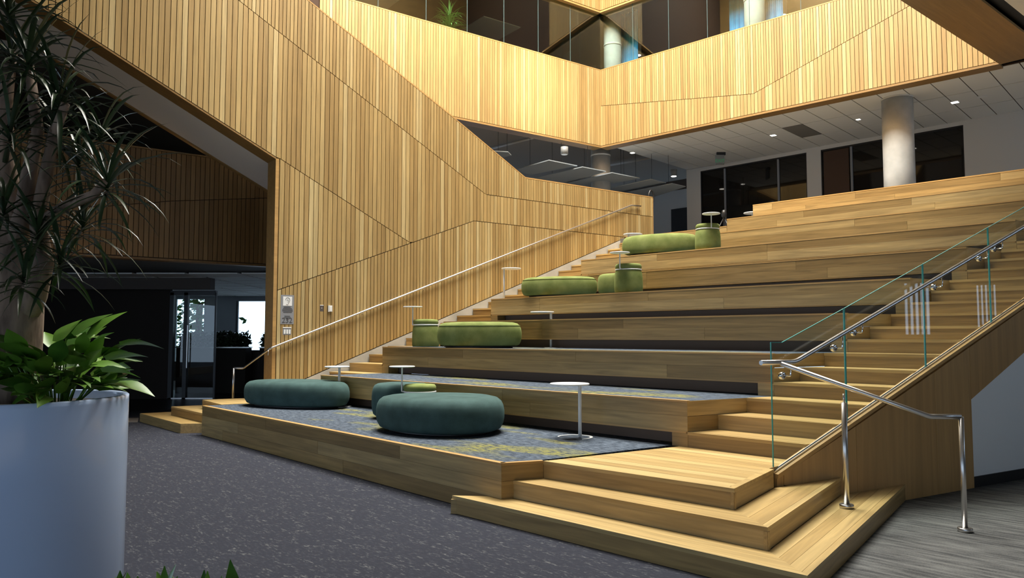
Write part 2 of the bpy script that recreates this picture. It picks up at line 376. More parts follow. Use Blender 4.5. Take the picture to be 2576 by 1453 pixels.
for nm, y0, y1, z0, z1 in (('window_7', 7.12, 7.72, 1.66, 2.97), ('window_8', 8.70, 9.14, 1.84, 2.87)):
    w_ = empty(nm, (17.1, (y0+y1)/2, z0), kind='structure'); n_ = 5
    for i in range(n_+1):
        q = y0+(y1-y0)*i/n_; prism('mullion', [(17, q-.028), (17.2, q-.028), (17.2, q+.028), (17, q+.028)], z0, z1, 'shellgrey', w_, uv=False)
    prism('spandrel', [(17, y0), (17.2, y0), (17.2, y1), (17, y1)], 0, z0, 'shellgrey', w_, uv=False)
    prism('spandrel', [(17, y0), (17.2, y0), (17.2, y1), (17, y1)], z1, ZR, 'shellgrey', w_, uv=False)
shell('wall_outer_back', [(-3.0, 42), (17.2, 42), (17.2, 42.2), (-3.0, 42.2)], 'shellgrey', [(0, 4.9), (7.3, ZR)])
shell('wall_outer_back_left', [(-22, 42), (-3.0, 42), (-3.0, 42.2), (-22, 42.2)], 'shellgrey', [(4.0, 4.9), (7.3, ZR)])
struct(prism('wall_entrance_upper', [(-13.6, -10), (17.2, -10), (17.2, -9.8), (-13.6, -9.8)], 3.0, ZR, 'shellgrey', uv=False))
struct(prism('floor_entrance_upper', [(-13.4, -9.8), (17, -9.8), (17, 2.6), (-13.4, 2.6)], 3.0, 4.2, 'shellgrey', uv=False))  # unseen slab added to cut daylight from the entrance side

# ------------------------------------------------------------------ great slatted stair wall
WA = Vector((-4.80211, 13.41143)); WD = Vector((.7917231, .6108801)); WN = Vector((-WD.y, WD.x))   # WN points away from the eye
top = pl([(-6, 11.6), (1.09, 8.03), (4.35, 6.38), (6.44, 5.27), (10.79, 5.30)])
diag = pl([(-6, 8.13), (.59, 4.89)])
strg = pl([(.6, .60), (9.74, 4.15), (10.79, 4.15)])
g2 = pl([(-6, 10.73), (-.2, 7.67), (5.31, 4.76), (10.79, 4.79)])
g1 = pl([(.59, 4.91), (3.41, 3.53)])
g3 = pl([(.59, 2.44), (3.41, 3.53), (4.99, 4.14), (9.74, 4.16)])
wl = wallprism('wall_left', WA, WD, 1, [(-6, diag(-6)), (.59, 4.89), (.59, 0), (1.2, 0), (10.79, 3.6), (10.79, 5.29), (6.44, 5.26), (4.35, 6.37), (1.09, 8.02), (-6, 11.59)], 0.0, .36, 'backing'); struct(wl)
PI_ = .0785
def facet(name): return tag(empty(name, (*WA, 0)), kind='structure')
fa = facet('wall_left_lower'); slats(fa, WA, WD, -1, .63, 9.7, lambda s: strg(s), g3, .075)
fb = facet('wall_left_wedge'); slats(fb, WA, WD, -1, .63, 3.40, g3, g1, .094)
fc = facet('wall_left_middle')
lowc = lambda s: diag(s) if s < .59 else (g1(s) if s < 3.41 else (g3(s) if s < 9.74 else 4.15))
slats(fc, WA, WD, -1, -4.6, 10.78, lowc, g2, .094)
fd = facet('wall_left_upper'); slats(fd, WA, WD, -1, -1.6, 10.78, g2, top, .072)
def slopebar(name, s0, s1, fz, dz0, dz1, t0, t1, mat, parent=None):
    return beam(name, WA+WD*s0, WA+WD*s1, t0, t1, (fz(s0)+dz0, fz(s1)+dz0), (fz(s0)+dz1, fz(s1)+dz1), mat, parent)
for i, (a, b) in enumerate([(-6, 1.09), (1.09, 4.35), (4.35, 6.44), (6.44, 10.79)]):
    struct(slopebar('trim_%d' % (i+1), a, b, top, 0, .028, -.03, .38, 'trimwood'))
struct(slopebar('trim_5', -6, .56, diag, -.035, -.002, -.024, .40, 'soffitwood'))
struct(beam('trim_6', WA+WD*.555, WA+WD*.62, -.026, .38, .3, 4.885, 'trimwood'))
struct(beam('trim_7', WA+WD*10.785, WA+WD*10.81, -.026, .38, 4.1, 5.30, 'trimwood'))
# pale stringer at the foot of the wall
sg = wallprism('stair_stringer', WA, WD, -1, [(.95, .48), (1.6, .48), (10.0, 3.7), (10.0, 4.14), (9.74, 4.14), (.95, .725)], .0, .03, 'concrete')
tag(sg, 'pale grey stringer between the slatted wall and the steps', 'stringer')
# sloping underside of the upper flight
z_ = [(-6, 8.10), (3.0, 3.68)]
so_ = mesh('ceiling_flight', [(*(WA+WD*s+WN*w), z+dz) for dz in (0, .25) for (s, z) in z_ for w in (.40, 1.78)],
           [(0, 1, 3, 2), (4, 6, 7, 5), (0, 2, 6, 4), (1, 5, 7, 3), (0, 4, 5, 1), (2, 3, 7, 6)], 'soffit'); struct(so_)
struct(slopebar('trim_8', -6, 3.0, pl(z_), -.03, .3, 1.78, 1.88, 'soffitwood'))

# floor edge behind the flight: dark slatted band
W2 = WA+WN*1.95
wb = wallprism('wall_back_band', W2, WD, 1, [(-7, 3.09), (5, 3.09), (5, 5.18), (-7, 5.18)], 0, .2, 'backing'); struct(wb)
gb = pl([(-7, 3.68), (-2, 3.98), (-.78, 4.22), (1.16, 4.50), (5, 5.0)])
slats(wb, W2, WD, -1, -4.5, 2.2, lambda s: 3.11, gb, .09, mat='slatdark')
fb2 = tag(empty('wall_back_band_upper', (*W2, 3.1)), kind='structure')
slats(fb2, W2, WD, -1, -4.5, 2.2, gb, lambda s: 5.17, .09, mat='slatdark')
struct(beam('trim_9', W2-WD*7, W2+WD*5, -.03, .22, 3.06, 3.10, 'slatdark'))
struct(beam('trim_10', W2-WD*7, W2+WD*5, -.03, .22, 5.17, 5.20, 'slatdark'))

# ------------------------------------------------------------------ galleries above
ZC, ZT, ZU = 7.5, 9.9, 11.8
C1 = at(1512, 368.7, ZC); CL = at(1130, 292, ZC); C2 = at(2515, 156.3, ZC); CE = at(2275, 0, ZC)
DL = (CL-C1).normalized(); DR = (C2-C1).normalized(); DE = (CE-C2).normalized(); LR = (C2-C1).length
gl_ = pl([(0, 8.78), (5.03, 8.045), (8.97, 9.29), (LR, 9.81)])
wr = wallprism('wall_gallery_right', C1, DR, 1, [(0, ZC), (LR, ZC), (LR, ZT), (0, ZT)], .0, .2, 'backing'); struct(wr)
slats(wr, C1, DR, -1, .0, LR, lambda s: ZC+.01, gl_, .099)
wr2 = tag(empty('wall_gallery_right_upper', (*C1, 8)), kind='structure')
slats(wr2, C1, DR, -1, .0, LR, gl_, lambda s: ZT, .073)
wg = wallprism('wall_gallery_left', C1, DL, -1, [(0, ZC), (14, ZC), (14, ZT), (0, ZT)], .0, .2, 'backing'); struct(wg)
slats(wg, C1, DL, 1, .0, 9.2, lambda s: ZC+.01, lambda s: ZT, .083)
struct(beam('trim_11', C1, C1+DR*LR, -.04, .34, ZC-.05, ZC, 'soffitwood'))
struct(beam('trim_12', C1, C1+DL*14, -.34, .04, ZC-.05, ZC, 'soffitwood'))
struct(beam('trim_13', C1, C1+DR*LR, -.03, .22, ZT, ZT+.03, 'trimwood'))
struct(beam('trim_14', C1, C1+DL*14, -.22, .03, ZT, ZT+.03, 'trimwood'))
# third gallery at the top of the picture
w3 = wallprism('wall_top_right', C1, DR, 1, [(0, ZU), (LR, ZU), (LR, ZR), (0, ZR)], .0, .2, 'backing'); struct(w3)
slats(w3, C1, DR, -1, 0, 3.0, lambda s: ZU+.02, lambda s: ZU+1.6, .076)
w4 = wallprism('wall_top_left', C1, DL, -1, [(0, ZU), (14, ZU), (14, ZR), (0, ZR)], .0, .2, 'backing'); struct(w4)
slats(w4, C1, DL, 1, 0, 3.0, lambda s: ZU+.02, lambda s: ZU+1.6, .076)
struct(beam('trim_15', C1, C1+DR*LR, -.04, .34, ZU-.05, ZU, 'trimwood'))
struct(beam('trim_16', C1, C1+DL*14, -.34, .04, ZU-.05, ZU, 'trimwood'))
# gallery on the near right, seen from below
struct(beam('trim_17', C2, C2+DE*9, 0, .90, ZC-.05, ZC, 'soffitwood'))
struct(beam('wall_gallery_near', C2, C2+DE*9, 0, .2, ZC, ZT, 'trimwood'))
struct(beam('wall_top_near', C2, C2+DE*12, 0, .2, ZU, ZR, 'trimwood'))
struct(beam('wall_top_front', C2+DE*12, C2+DE*12-DR*14, 0, .2, ZU, ZR, 'trimwood'))
struct(beam('trim_18', C2, C2+DE*9, .90, 1.12, ZC+.06, ZC+.2, 'black'))
struct(beam('ceiling_near', C2, C2+DE*9, 1.12, 5, ZC, ZC+.1, 'soffit'))
struct(beam('floor_gallery_near', C2, C2+DE*9, .2, 5, ZC+.3, ZC+.5, 'dark'))
# slabs and dark ceilings behind the gallery fronts
NR = Vector((-DR.y, DR.x)); NL = Vector((DL.y, -DL.x))
struct(prism('floor_gallery', [C1+NR*.2, C2+NR*.2, C2+NR*12+DR*4, C1+NR*12-DR*12, C1+DL*14+NL*12, C1+DL*14+NL*.2], ZC+.55, ZC+.8, 'dark', uv=False))
struct(prism('ceiling_gallery', [C1+NR*.34, C2+NR*.34, C2+NR*12+DR*4, C1+NR*12-DR*12, C1+DL*14+NL*12, C1+DL*14+NL*.34], ZU+.3, ZU+.5, 'dark', uv=False))
struct(beam('wall_gallery_back_right', C1+NR*10-DR*10, C2+NR*10, 0, .1, ZT-1.6, ZU+.4, 'dark'))
struct(beam('wall_gallery_back_left', C1+NL*10-DR*0+DL*-12, C1+NL*10+DL*14, -.1, 0, ZT-1.6, ZU+.4, 'dark'))

# tiled ceiling of the upper landing
TU = .592; nt_ = Vector((-DR.y, DR.x))
ce = empty('ceiling', (*(C1+DR*5+nt_*2), ZC), kind='structure')
g0 = prism('ceiling_grid', [C1+nt_*.34+DR*.2, C2+nt_*.34+DR*4, C2+nt_*4.75+DR*4, C1+nt_*4.75+DR*1.0], ZC+.012, ZC+.04, 'backing', ce, uv=False)
for i in range(0, 24):
    for j in range(0, 3):
        d0, d1_ = .36+j*1.45, min(.36+(j+1)*1.45, 4.74)
        s0, s1_ = .25+i*TU, .25+(i+1)*TU
        a, b, c, d = C1+DR*(s0+.011)+nt_*(d0+.016), C1+DR*(s1_-.011)+nt_*(d0+.016), C1+DR*(s1_-.011)+nt_*(d1_-.016), C1+DR*(s0+.011)+nt_*(d1_-.016)
        prism('ceiling_tile', [a, b, c, d], ZC, ZC+.012, 'tiledark' if (i, j) == (8, 1) else 'tile', ce, uv=False)

# ------------------------------------------------------------------ seating tiers
def uL(n): return {2: -11.60, 3: -11.54, 4: -11.40, 5: -11.26, 6: -11.10, 7: -10.93, 8: -10.77, 9: -8.685, 10: -8.685}[n]
def uR(v): return -4.335+G*(v-V0)
LAB = {2: 'second oak tier up, with blue carpet showing on its deck', 3: 'third oak tier, front edge level with the eye, two green seats on it',
       4: 'fourth oak tier, its front jogging forward near a white table', 5: 'fifth oak tier carrying a long green ottoman and a green stool pair',
       6: 'sixth oak tier, just above the green stool pair', 7: 'seventh oak tier carrying the topmost green ottoman and stool',
       8: 'eighth oak tier, directly behind the topmost green stool', 9: 'ninth oak tier, starting beside the tripod',
       10: 'topmost oak bench along the upper landing'}
JO = {2: ([-7.1], [-6.6]), 3: ([-9.3, -6.9], [-10.2, -5.4]), 4: ([-7.0], [-7.9, -5.6]), 5: ([-9.9, -7.4], [-9.9, -6.0]), 6: ([-8.3, -5.4], [-8.3, -4.9]),
      7: ([-8.9, -6.5], [-9.9, -6.5]), 8: ([-8.2, -5.4], [-8.2, -4.5]), 9: ([-6.9, -4.8], [-7.5, -4.4, -2.8]), 10: ([-8.2, -6.3, -3.6], [-7.4, -5.5])}
for n in range(2, 11):
    v, z = V(n), 3*n*R; l, rr = uL(n), uR(v); top_ = n >= 9
    if top_: rr = 1.0
    c = W((l+rr)/2, v)
    t = empty('seating_tier', (c.x, c.y, z-3*R), LAB[n], 'seating tier', 'oak seating tiers')
    dep = 3*T+.2 if n < 9 else (3*T if n == 9 else .5)
    back = v+dep
    rb = lambda q: (uR(q) if not top_ else rr)
    fwd = {4: [(l, -8.685, .10), (-8.685, rr, 0)]}.get(n, [(l, rr, 0)])
    for (a, b, off) in fwd:
        vf = v+off
        for row, js in enumerate(JO[n]):
            zt = z-row*R-.002; cuts = [a]+[j for j in js if a+.3 < j < b-.3]+[b]
            for q0, q1 in zip(cuts, cuts[1:]):
                ubox('plank', q0+.0015, q1-.0015, vf, vf+.03, zt-R+.0015, zt-(.018 if row == 0 else 0), 'plank', t)
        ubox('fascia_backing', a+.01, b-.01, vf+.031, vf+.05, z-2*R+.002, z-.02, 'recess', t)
        ubox('nosing', a, b, vf-.004, vf+.055, z-.018, z+.004, 'trimwood', t)
        ubox('soffit_board', a+.02, b-.02, vf+.002, vf+.24, z-2*R-.018, z-2*R, 'trimwood', t)
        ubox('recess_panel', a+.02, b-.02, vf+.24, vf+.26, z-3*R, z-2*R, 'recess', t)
        if n < 9:
            for (e0, e1) in ((a, a+.19), (b-.19, b)):
                if abs(e0+8.685) < .01 or abs(e1+8.685) < .01: continue
                ubox('end_post', e0, e1, vf, vf+.22, z-3*R, z-2*R-.018, 'plank', t)
    deck = [(l, v+.056), (rr, v+.056), (rb(back), back), (l+.122*dep, back)]
    if n == 4:     # notch for the pole of the white table
        deck = [(l, v+.156), (-8.685, v+.156), (-8.62, v+.20), (-8.05, v+.20), (-8.05, v+.056), (rr, v+.056), (rb(back), back), (l+.122*dep, back)]
    prism('deck', deck, z-.03, z, 'carpetblue' if n < 9 else 'tread', t)
    if n < 9:      # boarded right-hand end
        for row in range(3):
            p, q = W(uR(v), v+.002), W(uR(v+2.6*T), v+2.6*T)
            beam('side_plank', p, q, 0, .025, z-(row+1)*R+.002, z-row*R-.002, 'plank', t)
# upper floor edge left of the ninth tier
ue = empty('floor_edge', (*W(-9.7, V(9)), 25*R), 'low oak edge of the upper floor behind the topmost green seats', 'floor edge')
ubox('plank', -10.6, -9.2, V(9), V(9)+.03, 25*R, 26*R-.02, 'plank', ue); ubox('plank', -9.197, -8.69, V(9), V(9)+.03, 25*R, 26*R-.02, 'plank', ue)
ubox('nosing', -10.6, -8.69, V(9)-.004, V(9)+.06, 26*R-.018, 26*R+.003, 'trimwood', ue)
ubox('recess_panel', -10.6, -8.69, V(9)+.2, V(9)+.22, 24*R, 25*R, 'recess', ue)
struct(prism('floor_upper', [(-12.0, V(9)+.06), (-8.69, V(9)+.06), (-8.69, V(10)), (2.0, V(10)+.5), (2.0, 40), (-30, 40), (-30, 15.0), (-12.0, 14.9)], 26*R-.3, 26*R, 'bouncefloor'))

# ------------------------------------------------------------------ lowest platform
PF, PR_, PK = (-12.50, 5.17), (-4.97, 4.77), (-4.80, 5.14)
pt = empty('seating_platform', (*W(-8.7, 5.2), 0), 'lowest wide platform with blue and yellow carpet and oak front', 'platform')
a0, a1 = W(*PF), W(*PR_)
rows = [[.0, .33, .78, 1.], [.0, .2, .535, 1.], [.0, .12, .62, 1.]]
for i, js in enumerate(rows):
    for q0, q1 in zip(js, js[1:]):
        zt = 3*R-i*R
        beam('plank', a0.lerp(a1, q0+.0003), a0.lerp(a1, q1-.0003), 0, .03, zt-R+.001, zt-(.018 if i == 0 else .001), 'plank', pt)
beam('nosing', a0, a1, -.004, .06, 3*R-.018, 3*R+.004, 'trimwood', pt)
b0, b1 = W(*PR_), W(*PK)
beam('side_plank', b0, b1, .0, .03, 2*R, 3*R-.018, 'plank', pt); beam('side_plank', b0, b1, .0, .03, 0, 2*R-.003, 'plank', pt)
beam('nosing', b0, b1, -.004, .05, 3*R-.018, 3*R+.004, 'trimwood', pt)
prism('deck', [(-12.50, 5.23), (-5.0, 4.83), (-4.86, 5.14), (-4.50, V0+.3), (-12.05, V0+.3)], 3*R-.03, 3*R, 'carpetblue', pt)

# ------------------------------------------------------------------ right-hand stair
rs = empty('staircase', (*W(-3.6, 6.0), 0), 'right-hand oak stair wrapping the platform corner, beside the glass railing', 'staircase')
def lerp2(a, b, t): return (a[0]+(b[0]-a[0])*t, a[1]+(b[1]-a[1])*t)
def run(outer, inner, z, cuts):
    (a, b), (c, d) = outer, inner; dd = W(*b)-W(*a); an = math.atan2(dd.y, dd.x)
    for t0, t1 in zip(cuts, cuts[1:]):
        e = .0015
        prism('tread_board', [lerp2(a, c, t0+e*2), lerp2(b, d, t0+e*2), lerp2(b, d, t1-e*2), lerp2(a, c, t1-e*2)], z-.03, z, 'tread', rs, ang=an)
def rise(a, b, z0, z1): beam('riser', W(*a), W(*b), .004, .03, z0, z1, 'plank', rs)
E1, E2, E3 = (-2.66, 8.10), (-2.90, 7.13), (-3.11, 6.24)
L1a, L2a, L3a = (-5.41, 4.56), (-4.98, 4.87), (-4.80, 5.14)
run((L1a, c1), ((-5.04, 4.86), c2), R, [0, .16, .58, 1]); run((c1, E1), (c2, E2), R, [0, .14, .42, .71, 1])
rise(L1a, c1, 0, R-.03); rise(c1, E1, 0, R-.03)
beam('riser', W(-5.04, 4.80), W(*L1a), 0.0, .03, 0, R-.03, 'plank', rs)
run((L2a, c2), (L3a, c3), 2*R, [0, .18, .6, 1]); run((c2, E2), (c3, E3), 2*R, [0, .15, .55, 1])
rise(L2a, c2, R, 2*R-.03); rise(c2, E2, R, 2*R-.03)
rise(L3a, c3, 2*R, 3*R-.03); rise(c3, E3, 2*R, 3*R-.03)
# landing boards
nb = 11
lft = lambda v: -4.80+(-4.44+4.80)*(v-5.14)/(V0-5.14)
rgt = lambda v: c3[0]-.06+(E3[0]-c3[0])*(v-5.24)/1.0
vs_ = [5.19+(V0+.02-5.19)*i/nb for i in range(nb+1)]
for i in range(nb):
    p, q = vs_[i]+.0025, vs_[i+1]-.0025
    k = lambda v, u: v+(c3[1]-L3a[1])*(u-L3a[0])/(c3[0]-L3a[0])*(1-(v-5.19)/(V0-5.19))
    r0, r1 = max(min(rgt(p), -3.0), -3.16), max(min(rgt(q), -3.0), -3.16)
    prism('landing_board', [(lft(p), p), (r0, k(p, r0)), (r1, k(q, r1)), (lft(q), q)], 3*R-.03, 3*R, 'tread', rs)
prism('landing_edge', [L3a, c3, (c3[0]-.06, c3[1]+.05), (L3a[0]+.005, L3a[1]+.05)], 3*R-.03, 3*R+.001, 'tread', rs)
prism('landing_edge', [c3, E3, (E3[0]-.07, E3[1]), (c3[0]-.06, c3[1]+.05)], 3*R-.03, 3*R+.001, 'tread', rs)
uO = lambda v: -3.10+.26*(v-6.39)                  # outer face of the right stringer wall
for k in range(4, 26):
    vk = V0+T*(k-4); z = k*R; nT = (k+2)//3
    l0 = uR(vk)+.004; l1 = uR(vk+T); rt = uO(vk)-.10
    if k % 3 == 1: l1 = uR(vk+T)
    ubox('riser', l0, rt, vk, vk+.022, z-R, z-.032, 'plank', rs)
    prism('tread', [(l0-.0, vk-.008), (rt, vk-.008), (uO(vk+T)-.10, vk+T), (l1+.003, vk+T)], z-.032, z, 'tread', rs)
    ubox('tread_strip', l0+.02, rt-.02, vk+.035, vk+.042, z, z+.0015, 'plank', rs)

# ------------------------------------------------------------------ left-hand stair
ls = empty('staircase', (*W(-13.4, 5.6), 0), 'left-hand oak stair climbing along the slatted wall', 'staircase')
def block(poly, z0, z1):
    prism('step_body', poly, z0, z1-.03, 'plank', ls); prism('tread', poly, z1-.03, z1, 'tread', ls)
block([(-15.24, 5.12), (-12.95, 5.0), (-12.72, 5.34), (-12.6, 7.4), (-14.75, 7.4)], 0, R)
block([(-14.5, 5.42), (-12.6, 5.31), (-12.5, 7.3), (-14.0, 7.3)], R, 2*R)
block([(-13.69, 5.66), (-12.52, 5.5), (-12.14, V0), (-12.78, V0), (-12.86, 6.6), (-12.95, 7.2), (-13.28, 7.2)], 2*R, 3*R)
uWl = lambda v: -13.6522+.122*v+.05
for k in range(4, 27):
    vk = V0+T*(k-4); z = k*R; n = min((k+2)//3, 9); e = uL(n) if n < 9 else -10.6
    if n < 9: e1 = e+.122*(vk-V(n)); e2 = e+.122*(vk+T-V(n))
    else: e1 = e2 = -10.6
    if k == 4: e1, e2 = -11.75, -11.6
    ubox('riser', uWl(vk), e1-.004, vk, vk+.022, z-R, z-.03, 'plank', ls)
    prism('tread', [(uWl(vk), vk-.008), (e1-.004, vk-.008), (e2-.004, vk+T), (uWl(vk+T), vk+T)], z-.03, z, 'tread', ls)

# ------------------------------------------------------------------ right stringer wall, veneer and white return
OA, OD = W(-3.10, 6.39), (W(-2.06, 10.39)-W(-3.10, 6.39)).normalized()
def ws(v): return (W(uO(v), v)-OA).dot(OD)
def onw(x, y): p = on(x, y, OA, OD); return (Vector((p.x, p.y))-OA).dot(OD), p.z
sw = ws(6.32); sE = 8.5
_p = [onw(1957, 1188), onw(2244, 998), onw(2576, 765)]; capz = pl(_p)
sJ = onw(2451, 1205)[0]
vw = empty('wall_right', (*OA, 0), kind='structure')
js = [sw+.08, onw(2155, 1150)[0], onw(2358, 1150)[0], sJ]
zb = .0
for i, (a, b) in enumerate(zip(js, js[1:])):
    wallprism('veneer_panel', OA, OD, -1, [(a+.002, .0 if i else .32), (b-.002, 0), (b-.002, capz(b)-.05), (a+.002, capz(a)-.05)], -.1, 0, 'veneer', vw)
wallprism('end_block', OA, OD, -1, [(sw, .30), (sw+.08, .30), (sw+.08, capz(sw+.08)-.05), (sw, capz(sw)-.05)], -.1, -.004, 'veneer', vw)
sB, zB = onw(2576, 893)
s2_, z2_ = onw(2454, 1003)
wallprism('veneer_panel', OA, OD, -1, [(sJ+.002, z2_), (sE, z2_+(zB-z2_)*(sE-s2_)/(sB-s2_)), (sE, capz(sE)-.05), (sJ+.002, capz(sJ)-.05)], -.1, 0, 'veneer', vw)
wp = wallprism('wall_right_white', OA, OD, -1, [(sJ, .12), (sE, .12), (sE, z2_+(zB-z2_)*(sE-s2_)/(sB-s2_)), (sJ, z2_)], -.1, -.012, 'white'); struct(wp)
struct(beam('baseboard_right', OA+OD*sJ, OA+OD*sE, .0, .1, 0, .12, 'black'))
def wbar(name, s0, s1, fz, d0, d1, t0, t1, mat, parent=None):
    return beam(name, OA+OD*s0, OA+OD*s1, t0, t1, (fz(s0)+d0, fz(s1)+d0), (fz(s0)+d1, fz(s1)+d1), mat, parent)
wbar('cap', sw, sE, capz, -.05, -.012, -.008, .035, 'trimwood', vw)
wbar('cap', sw, sE, capz, -.05, -.012, .075, .108, 'trimwood', vw)
# glass railing
gr = empty('glass_railing', (*(OA+OD*sw), .45), 'frameless glass railing with steel handrail up the right-hand stair', 'railing')
wbar('channel', sw, sE, capz, -.045, .004, .036, .046, 'steel', gr); wbar('channel', sw, sE, capz, -.045, .004, .064, .074, 'steel', gr)
wbar('channel_gasket', sw, sE, capz, -.045, -.012, .047, .063, 'black', gr)
tops = [onw(1950, 861), onw(1979, 861), onw(2135.5, 775), onw(2333, 663.5), onw(2497, 570.5), onw(2576, 526)]
slope = (tops[5][1]-tops[2][1])/(tops[5][0]-tops[2][0])
tops.append((8.3, tops[5][1]+slope*(8.3-tops[5][0])))
tf = pl(tops)
cut = [tops[0][0], tops[2][0], tops[3][0], tops[4][0], tops[4][0]+1.45]
for i, (a, b) in enumerate(zip(cut, cut[1:])):
    a += .006; b -= .006
    poly = [(a, capz(a)-.01), (b, capz(b)-.01), (b, tf(b))]+([(tops[1][0], tops[1][1])] if i == 0 else [])+[(a, tf(a))]
    g = wallprism('glass_panel', OA, OD, 1, poly, .050, .060, 'glass', gr)
    for s_ in (a, b): beam('glass_edge', OA+OD*(s_-.003), OA+OD*(s_+.003), .0495, .0605, capz(s_), tf(s_), 'glassedge', g)
    for (p, q) in zip(poly[2:], poly[3:]):
        beam('glass_edge', OA+OD*q[0], OA+OD*p[0], .0495, .0605, (q[1]-.003, p[1]-.003), (q[1]+.002, p[1]+.002), 'glassedge', g)
ON = Vector((-OD.y, OD.x))
def P3(s, z, off): q = OA+OD*s+ON*off; return Vector((q.x, q.y, z))
hz = [onw(1991, 909.5), onw(2139, 818), onw(2333, 706.5), onw(2497, 603), onw(2576, 562)]
hs = (hz[4][1]-hz[1][1])/(hz[4][0]-hz[1][0]); ho = -.04
pA = at(1905, 911, 1.385); pA = Vector((pA.x, pA.y, 1.385)); pB = at(1948, 911, 1.385); pB = Vector((pB.x, pB.y, 1.385))
pts = [P3(onw(1955, 909.5)[0], hz[0][1], ho), P3(hz[0][0], hz[0][1], ho), P3(hz[0][0]+.1+(hz[4][0]-hz[0][0]), hz[0][1]+hs*(hz[4][0]-hz[0][0]+.1), ho), P3(8.2, hz[0][1]+hs*(8.2-hz[0][0]), ho)]
pts[0] = P3(onw(1905, 909.5)[0], hz[0][1], ho)
tube('handrail', bend(pts, .05), .0215, 'steel', gr, 14)
for (x, y) in [(1980, 945), (2110, 875), (2160, 836), (2361, 721), (2475, 649), (2512, 625)]:
    s_, z_ = onw(x, y); zr = hz[0][1]+max(0, hs*(s_-hz[0][0]))
    tube('bracket', bend([P3(s_, z_, .05), P3(s_, z_, ho), P3(s_, zr, ho)], .015), .007, 'chrome', gr, 8)
    lathe('bracket_disc', [(.012, -.02), (.03, -.02), (.034, -.012), (.034, .012), (.03, .02), (.012, .02)], 'chrome', gr, P3(s_, z_, .055-.09*0), 20,
          rot=Matrix.Rotation(math.atan2(ON.y, ON.x), 4, 'Z') @ Matrix.Rotation(math.pi/2, 4, 'Y'))
# lower rail turning round the bottom steps on two posts
lr = empty('handrail_extension', (*at(2428, 1338, 0), 0), 'steel handrail on two posts leading down past the bottom steps', 'railing')
q1 = at(2130, 1277, R); q2 = at(2428, 1338, .0)
zq2 = 1.62-(1051-844.8)/1900*q2.y
A_ = P3(onw(1908, 909.5)[0], hz[0][1]-.01, ho); B_ = P3(onw(1950, 909.5)[0], hz[0][1]-.012, ho-.02)
def along(x, y, depth): d = ray(x, y); k = depth/d.y; return Vector((d.x*k, d.y*k, CH+d.z*k))
Cc = along(2338, 1047, q2.y+.03); Dd = Vector((q2.x, q2.y, Cc.z))
tube('rail', bend([B_, Cc, Dd], .02)+[], .0215, 'steel', lr, 14)
tube('post', [Vector((q2.x, q2.y, .0)), Vector((q2.x, q2.y, Cc.z))], .0215, 'steel', lr, 14)
tube('post', [Vector((q1.x, q1.y, R)), Vector((q1.x, q1.y, along(2130, 1012, q1.y).z))], .024, 'steel', lr, 14)
tube('post_pin', [Vector((q1.x, q1.y, along(2130, 1014, q1.y).z)), Vector((q1.x, q1.y, along(2130, 990, q1.y).z))], .009, 'steel', lr, 10)
for q, z0 in ((q1, R), (q2, 0.004)):
    lathe('base_flange', [(.058, 0), (.058, .028), (.054, .034), (.0, .034)][:3], 'steel', lr, (q.x, q.y, z0), 28)

# ------------------------------------------------------------------ handrail on the slatted wall
wh = empty('wall_handrail', (*(WA+WD*.5-WN*.1), .5), 'long steel handrail on the slatted wall above the left stair', 'handrail')
def PWl(x, y, off=.085):
    p = on(x, y, WA-WN*off, WD); return p
r0, r2, r3 = PWl(680, 876), PWl(1588, 516), PWl(1612, 518)
pp = at(586, 1001, 3*R)
e1 = Vector((*pp, along(588, 925, pp.y).z)); e0 = along(612, 926, pp.y+.02)
tube('rail', bend([r3, r2, r0, e0, e1], .04), .02, 'steel', wh, 12)
tube('post', [Vector((*pp, 3*R)), e1], .02, 'steel', wh, 12)
for (x, y) in [(730, 863), (910, 790), (1064, 730), (1207, 671), (1338, 618), (1452, 571), (1558, 531), (1602, 524), (672, 893)]:
    p = PWl(x, y, .03); p2 = p-Vector((WN.x, WN.y, 0))*.055; f_ = (p.x-r0.x)/(r2.x-r0.x); zr = r0.z+(r2.z-r0.z)*min(f_, 1)
    tube('bracket', bend([p+Vector((WN.x, WN.y, 0))*.02, p2, Vector((p2.x, p2.y, max(zr, p2.z+.03)))], .015), .007, 'steel', wh, 8)

# ------------------------------------------------------------------ signs and plates on the wall
def onwall(x, y, off=.024): return on(x, y, WA-WN*off, WD)
def plate(name, x0, y0, x1, y1, th, mat, label, cat, off=.0222):
    a, b = onwall(x0, y0, off), onwall(x1, y1, off)
    r = empty(name, (a.x, a.y, b.z), label, cat)
    beam('plate', a, b, -th, 0, b.z, a.z, mat, r); return r, a, b
def text_mesh(name, body, size, mat, parent, origin, xdir, off):
    cu = bpy.data.curves.new(name, 'FONT'); cu.body = body; cu.size = size; cu.align_x = 'CENTER'; cu.extrude = .001
    tmp = bpy.data.objects.new(name, cu); COL.objects.link(tmp)
    me = bpy.data.meshes.new_from_object(tmp, depsgraph=bpy.context.evaluated_depsgraph_get()); bpy.data.objects.remove(tmp)
    me.materials.clear()
    x = Vector((xdir.x, xdir.y, 0)); y = Vector((0, 0, 1)); z = x.cross(y)
    mw = Matrix(((x.x, y.x, z.x, origin.x+z.x*off), (x.y, y.y, z.y, origin.y+z.y*off), (x.z, y.z, z.z, origin.z), (0, 0, 0, 1)))
    return link(name, me, mat, parent, mw)
sgn, a, b = plate('room_sign', 706, 741, 738, 815, .012, 'signgrey', 'grey hearing-loop room sign reading 232 on the slatted wall', 'sign')
wS, hS = (Vector((b.x-a.x, b.y-a.y)).length), a.z-b.z
def sp(fx, fz, off): q = Vector((a.x, a.y))+WD*(wS*fx)-WN*off; return Vector((q.x, q.y, b.z+hS*fz))
